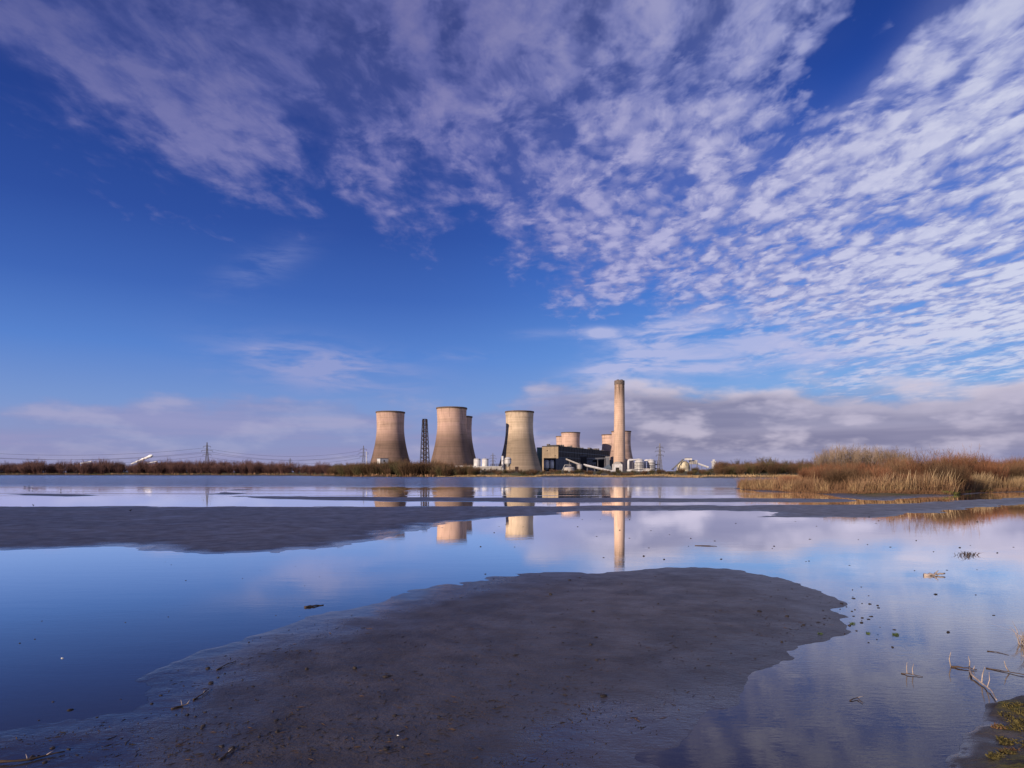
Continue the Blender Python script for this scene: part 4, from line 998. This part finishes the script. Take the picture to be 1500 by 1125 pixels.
# ------------------------------------------------------------------ foreground: clods, sticks, weeds, birds
m_clod = simple('wet_mud_clod', (0.028, 0.022, 0.020), .75, .4, 14, spec=.3, rndv=.4)
m_leaf = simple('dead_brown_leaf', (0.10, 0.055, 0.025), .8, .3, 10, rndv=.5)
m_stick = simple('dark_wet_stick', (0.055, 0.036, 0.024), .7, .4, 12)
m_pale = simple('pale_bleached_twig', (0.34, 0.28, 0.24), .8, .3, 18)
m_green = simple('green_water_weed', (0.07, 0.11, 0.03), .7, .4, 30)
m_moss = simple('yellow_green_moss', (0.10, 0.082, 0.024), .85, .5, 22)
m_shell = simple('white_shell', (0.7, 0.7, 0.66), .5, .1, 10)
def G(x, row):
    d = gd(row); X = (x-750)/F*d; return X, d, max(0.0, zat(X, d))
def clod_mesh(seed, flat=.6):
    bm = bmesh.new(); bmesh.ops.create_icosphere(bm, subdivisions=2, radius=1); rg = random.Random(seed)
    o = [rg.uniform(0, 9) for _ in range(3)]
    from mathutils import noise as mn
    for v_ in bm.verts:
        n_ = mn.noise(v_.co*1.3+Vector(o))*.9+mn.noise(v_.co*3.1+Vector(o))*.5; v_.co *= 1+n_*.7; v_.co.z *= flat
    me = bpy.data.meshes.new('clod'); bm.to_mesh(me); bm.free(); me.materials.append(m_clod)
    me.polygons.foreach_set('use_smooth', [True]*len(me.polygons)); return me
clods = [clod_mesh(i, .35+.3*(i % 3)) for i in range(9)]
def add_clod(x, row, s, label, group):
    X, d, z = G(x, row); o = link('mud_clod', clods[RR.randrange(9)], None, (X, d, z+s*.12), RR.uniform(0, 6.28)); o.scale = (s, s*RR.uniform(.6, 1), s*RR.uniform(.5, .9)); tag(o, label, 'mud clod', group)
mudA = [(x, y) for x, y in ((RR.uniform(40, 1230), RR.uniform(845, 1122)) for _ in range(900)) if sdist(pA, np.array([(x-750)/F*gd(y)]), np.array([gd(y)]))[0] > .05 and fbm(np.array([x*.006]), np.array([y*.012]), 2, 5)[0] > RR.uniform(-.35, .2)][:210]
for x, y in mudA: add_clod(x, y, .005*(1-.98*RR.random())**-.42*(1+.05*gd(y)), 'small dark clod lying on the near mud flat', 'small dark clods on the near mud flat')
watC = []
while len(watC) < 60:
    x = RR.uniform(700, 1490); y = 755+abs(RR.gauss(0, 1))*70
    if y > 960: continue
    X = (x-750)/F*gd(y)
    if sdist(pA, np.array([X]), np.array([gd(y)]))[0] < -.1 and sdist(pB, np.array([X]), np.array([gd(y)]))[0] < -.1: watC.append((x, y))
for x, y in watC: add_clod(x, y, RR.uniform(.006, .015)*(1+.05*gd(y)), 'dark lump breaking the still water right of the mud flat', 'dark lumps in the shallow water')
for i in range(32):
    a = RR.gauss(0, 1); add_clod(1262+a*30, 905+RR.gauss(0, 1)*22+a*8, RR.uniform(.006, .018), 'dark crumb of mud at the pointed right end of the near mud flat', 'mud crumbs off the pointed end of the flat')
for i in range(26):
    x = RR.uniform(10, 640); y = RR.uniform(815, 1040); X = (x-750)/F*gd(y)
    if sdist(pA, np.array([X]), np.array([gd(y)]))[0] < -.1: add_clod(x, y, RR.uniform(.004, .011), 'dark fleck floating in the blue water on the left', 'flecks in the left water')
for x, y in ((1231, 765.5), (1157, 760), (1271, 766), (1059, 769)): pass
# fine litter: crumbs, stalks and dead leaves nobody could count
def litter():
    mb = MB(); n = 0
    while n < 3400:
        x = RR.uniform(-200, 1260); y = 1125-abs(RR.gauss(0, 1))*150
        if y < 835: continue
        X = (x-750)/F*gd(y); Y = gd(y)
        if zat(X, Y) < .003: continue
        if fbm(np.array([X*1.5]), np.array([Y*1.5]), 2, 31)[0] < RR.uniform(-.35, .3): continue
        n += 1; z = zat(X, Y); s = RR.uniform(.0012, .0045)*(1+.05*Y); a = RR.uniform(0, 6.28); l_ = s*RR.choice([1, 1, 1.5, 6])
        c, q = math.cos(a), math.sin(a)
        vs = [(X+c*l_, Y+q*l_, z+.001), (X-q*s, Y+c*s, z+.001), (X-c*l_, Y-q*l_, z+.001), (X+q*s, Y-c*s, z+.001), (X, Y, z+s*RR.uniform(.5, 1.2))]
        mb.cur = 0 if RR.random() < .8 else 1
        mb.add(vs, [(0, 1, 4), (1, 2, 4), (2, 3, 4), (3, 0, 4)])
    return mb
tag(litter().build('litter', [m_clod, m_leaf]), 'fine crumbs and stalk litter strewn over the near mud flat', 'litter', kind='stuff')

def stick(pts, r, label, mat, spurs=(), name='stick', cat='stick', group=None):
    """pts: (x, row, z above surface) in metres; a tapering crooked stick with spur twigs"""
    p3 = []
    for x, y, h_ in pts:
        X, d, z = G(x, y) if h_ < .5 else G(x, y)
        p3.append(Vector((X, d, z+h_)))
    o0 = p3[0].copy(); p3 = [p-o0 for p in p3]
    fine = []
    for a, b_ in zip(p3[:-1], p3[1:]):
        for k in range(4): fine.append(a.lerp(b_, k/4)+Vector((RR.uniform(-1, 1), RR.uniform(-1, 1), RR.uniform(-.5, .5)))*r*.7)
    fine.append(p3[-1]); n = len(fine); rad = [r*(1-.6*i/(n-1))*RR.uniform(.85, 1.15) for i in range(n)]
    mb = MB().tube(fine, rad, 7); o = mb.build(name, mat, None, True); o.location = o0; tag(o, label, cat, group)
    for (s, dx_, dy_, h_, rr) in spurs:
        b0 = fine[int(s*(n-1))]; q = b0+Vector((dx_, dy_, h_)); m_ = b0.lerp(q, .5)+Vector((RR.uniform(-1, 1), RR.uniform(-1, 1), 0))*h_*.08
        MB().tube([b0, m_, q], [rr, rr*.8, rr*.35], 6).build('twig', m_pale, o, True)
    return o
stick([(-40, 1124, .012), (40, 1116, .014), (95, 1104, .010)], .009, 'long muddy stick lying at the bottom left corner', m_stick, ((.8, .03, .02, .02, .003), (.6, -.03, .03, .02, .003)))
stick([(447, 890, .006), (460, 888.5, .01), (474, 886.5, .004)], .014, 'short dark stick floating in blue water at the edge of the mud', m_stick)
stick([(283, 1027, .004), (296, 1021, .012), (306, 1012, .006)], .006, 'thin stick with pale end on the mud at lower left', m_stick, ((.7, .01, 0, .02, .002),))
stick([(318, 983, .004), (334, 975, .008), (346, 971, .005)], .005, 'thin straight stick half in water on the left mud edge', m_stick)
stick([(322, 1118, .004), (334, 1108, .010), (345, 1101, .006)], .006, 'crooked stick near the bottom edge left of centre', m_stick, ((.5, .02, .02, .02, .002),))
stick([(250, 1040, .003), (268, 1036, .006), (277, 1036, .02)], .007, 'forked root fragment on the lower left mud', m_stick, ((.6, -.01, .0, .04, .003), (.8, .02, .01, .03, .003)))
stick([(1393, 977, .005), (1412, 980, .012), (1431, 982, .006)], .008, 'pale branch with an upright spur in the water at right', m_stick, ((.05, 0, 0, .12, .005), (.9, .01, 0, .03, .004)))
stick([(1420, 978, .004), (1424, 992, .02), (1438, 1003, .012), (1450, 1013, .02), (1460, 1028, .012)], .009, 'crooked branch reaching from the mossy bank into the water', m_pale, ((.0, -.01, 0, .09, .005), (.5, .03, .01, .12, .005), (.72, .02, .01, .11, .004)))
stick([(1320, 987, .003), (1332, 989, .01), (1352, 992, .003)], .005, 'slim floating twig carrying two upright pale shoots', m_stick, ((.4, 0, 0, .09, .004), (.65, .005, 0, .085, .004)))
stick([(1444, 979, .003), (1470, 984, .006), (1500, 990, .01), (1540, 994, .01)], .005, 'long thin twig floating at the right edge', m_stick, ((.45, -.04, 0, .09, .005),))
stick([(1446, 954, .003), (1462, 956, .004), (1478, 960, .003)], .004, 'faint submerged twig near the right edge', m_stick)
stick([(1352, 843.5, .006), (1372, 843, .02), (1384, 842.8, .03)], .028, 'pale driftwood log lying in the water at right', m_pale, ((.6, .05, 0, .05, .012),), 'driftwood', 'driftwood')
stick([(1245, 1027, .004), (1256, 1024, .012), (1264, 1031, .004)], .004, 'small forked twig floating below the pointed mud end', m_stick, ((.5, .05, .0, .012, .002),))
stick([(1018, 799.4, .004), (1040, 800, .006), (1050, 800.5, .004)], .010, 'thin straw lying flat on the pale water beyond the flat', m_stick)
def tuft(x, row, h_, n, rad, mat, label, name='weed_tuft', cat='water weed', lean=.6, w=.005):
    X, d, z = G(x, row); rg = np.random.default_rng(int(x*7+row)); a = rg.uniform(0, 2*PI, n); r = rad*np.sqrt(rg.uniform(0, 1, n))
    P0 = np.stack([np.cos(a)*r, np.sin(a)*r, np.zeros(n)], 1); hh_ = h_*rg.uniform(.5, 1, n); l_ = rg.normal(0, lean, (n, 2))
    P1 = P0+np.concatenate([l_*(hh_*.4)[:, None], (hh_*.6)[:, None]], 1); P2 = P0+np.concatenate([l_*hh_[:, None], (hh_*.9)[:, None]], 1)
    V, Fc = ribbons(P0, P1, P2, np.full(n, w), rg); o = link(name, np_mesh(name, V, Fc, mat), None, (X, d, z)); return tag(o, label, cat)
tuft(1272, 928, .02, 40, .02, m_green, 'small green weed tuft left of the larger one off the mud point')
tuft(1312, 930, .025, 70, .033, m_green, 'largest bright green weed tuft floating off the mud point')
tuft(1249, 914, .025, 40, .025, m_green, 'tiny green weed sprig right against the mud point')
tuft(1202, 929.5, .02, 40, .03, m_green, 'dull green sprig lying on the mud near its pointed end')
tuft(1411, 814, .10, 34, .15, m_stick, 'dark tangled weed stems standing in pale water, the left clump', 'weed_clump', 'water weed', 1.3, .011)
tuft(1421, 812.5, .09, 28, .13, m_stick, 'dark tangled weed stems standing in pale water, the right clump', 'weed_clump', 'water weed', 1.1, .016)
tuft(1500, 944, .22, 30, .05, m_pale, 'spray of bleached grass stems at the right edge', 'grass_tuft', 'grass tuft', .9, .007)
tuft(1508, 962, .20, 22, .06, m_pale, 'second spray of bleached stems lower on the right edge', 'grass_tuft', 'grass tuft', .9, .007)
# moss pads on the near bank
mo = 0
while mo < 34:
    x = RR.uniform(1395, 1560); y = RR.uniform(1030, 1135); X = (x-750)/F*gd(y)
    if sdist(pK, np.array([X]), np.array([gd(y)]))[0] < .06: continue
    mo += 1
    X, d, z = G(x, y); rg = np.random.default_rng(mo); n = 70; rad = RR.uniform(.02, .075); a = rg.uniform(0, 2*PI, n); r = rad*np.sqrt(rg.uniform(0, 1, n))
    P0 = np.stack([np.cos(a)*r, np.sin(a)*r, np.zeros(n)], 1); hh_ = rg.uniform(.006, .02, n); l_ = rg.normal(0, 1.0, (n, 2))
    P1 = P0+np.concatenate([l_*(hh_*.5)[:, None], (hh_*.6)[:, None]], 1); P2 = P0+np.concatenate([l_*hh_[:, None], (hh_*.8)[:, None]], 1)
    V, Fc = ribbons(P0, P1, P2, np.full(n, .011), rg)
    tag(link('moss_pad', np_mesh('moss_pad', V, Fc, m_moss if mo % 4 else m_leaf), None, (X, d, z)), 'small yellow-green moss pad on the near right bank' if mo % 4 else 'brown leaf heap on the near right bank', 'moss' if mo % 4 else 'leaf heap', 'moss pads on the near bank' if mo % 4 else 'leaf heaps on the near bank')
for x, y, s, lab in ((91, 964.5, .013, 'single white shell under the blue water surface at left'), (583, 1082, .008, 'tiny white shell on the mud near the bottom centre')):
    X, d, z = G(x, y); o = link('shell', clods[1].copy(), None, (X, d, z+.003)); o.data.materials[0] = m_shell; o.scale = (s, s*.6, s*.5); tag(o, lab, 'shell')

# wading birds far out on the left: body, neck, head, legs
m_bird = simple('dark_bird_plumage', (0.03, 0.028, 0.03), .8)
m_birdw = simple('white_bird_plumage', (0.7, 0.7, 0.7), .8)
def bird(x, row, mat, label, rz, s=1.0):
    X, d, z = G(x, row); bm_ = bmesh.new()
    mb = MB()
    mb.tube([(-.20, 0, .30), (-.12, 0, .29), (0, 0, .28), (.10, 0, .30), (.15, 0, .36), (.17, 0, .43), (.20, 0, .455), (.24, 0, .45)], [.012, .05, .085, .07, .035, .028, .034, .012], 10)
    mb.tube([(.24, 0, .45), (.30, 0, .445)], [.008, .003], 5)
    o = mb.build('wading_bird', mat, None, True); o.location = (X, d, z-.02); o.rotation_euler = (0, 0, rz); o.scale = (s, s, s)
    tag(o, label, 'bird', 'wading birds on the left of the lake')
    for k in (-.025, .025): MB().tube([(0, k, .24), (.01, k, .12), (-.01, k, -.02)], .008, 5).build('leg', m_stick, o)
for i, (x, y, w_, lab) in enumerate(((43, 716.8, 0, 'dark wading bird standing nearest its pale companion above the long mudbar'), (46.5, 714.5, 1, 'white wading bird in the small group above the long mudbar'), (42.5, 713.2, 0, 'dark wading bird at the back of the small group'),
        (36.5, 714.4, 0, 'dark wading bird at the left side of the small group'), (47.5, 717.4, 0, 'dark wading bird at the right side of the small group'), (89, 719.6, 0, 'lone dark wading bird right of the small group'), (49, 742, 0, 'dark bird standing on the far rim of the left mud flat'), (191, 751.5, 0, 'dark bird on the left mud flat, right of the other one'))):
    bird(x, y, m_birdw if w_ else m_bird, lab, RR.uniform(0, 6), .5 if i < 6 else .3)
# ------------------------------------------------------------------ camera
cam = bpy.data.cameras.new('camera'); co = bpy.data.objects.new('camera', cam); COL.objects.link(co)
co.location = (0, 0, CH); co.rotation_euler = (PI/2, 0, 0)
cam.sensor_width = 36; cam.lens = 36*F/1500; cam.shift_y = (HY-562.5)/1500
cam.clip_start = 0.1; cam.clip_end = 40000
scene.camera = co
scene.view_settings.view_transform = 'Standard'; scene.view_settings.look = 'None'
scene.view_settings.exposure = 0; scene.view_settings.gamma = 1
scene.cycles.max_bounces = 6; scene.cycles.transparent_max_bounces = 8
scene.cycles.use_denoising = True
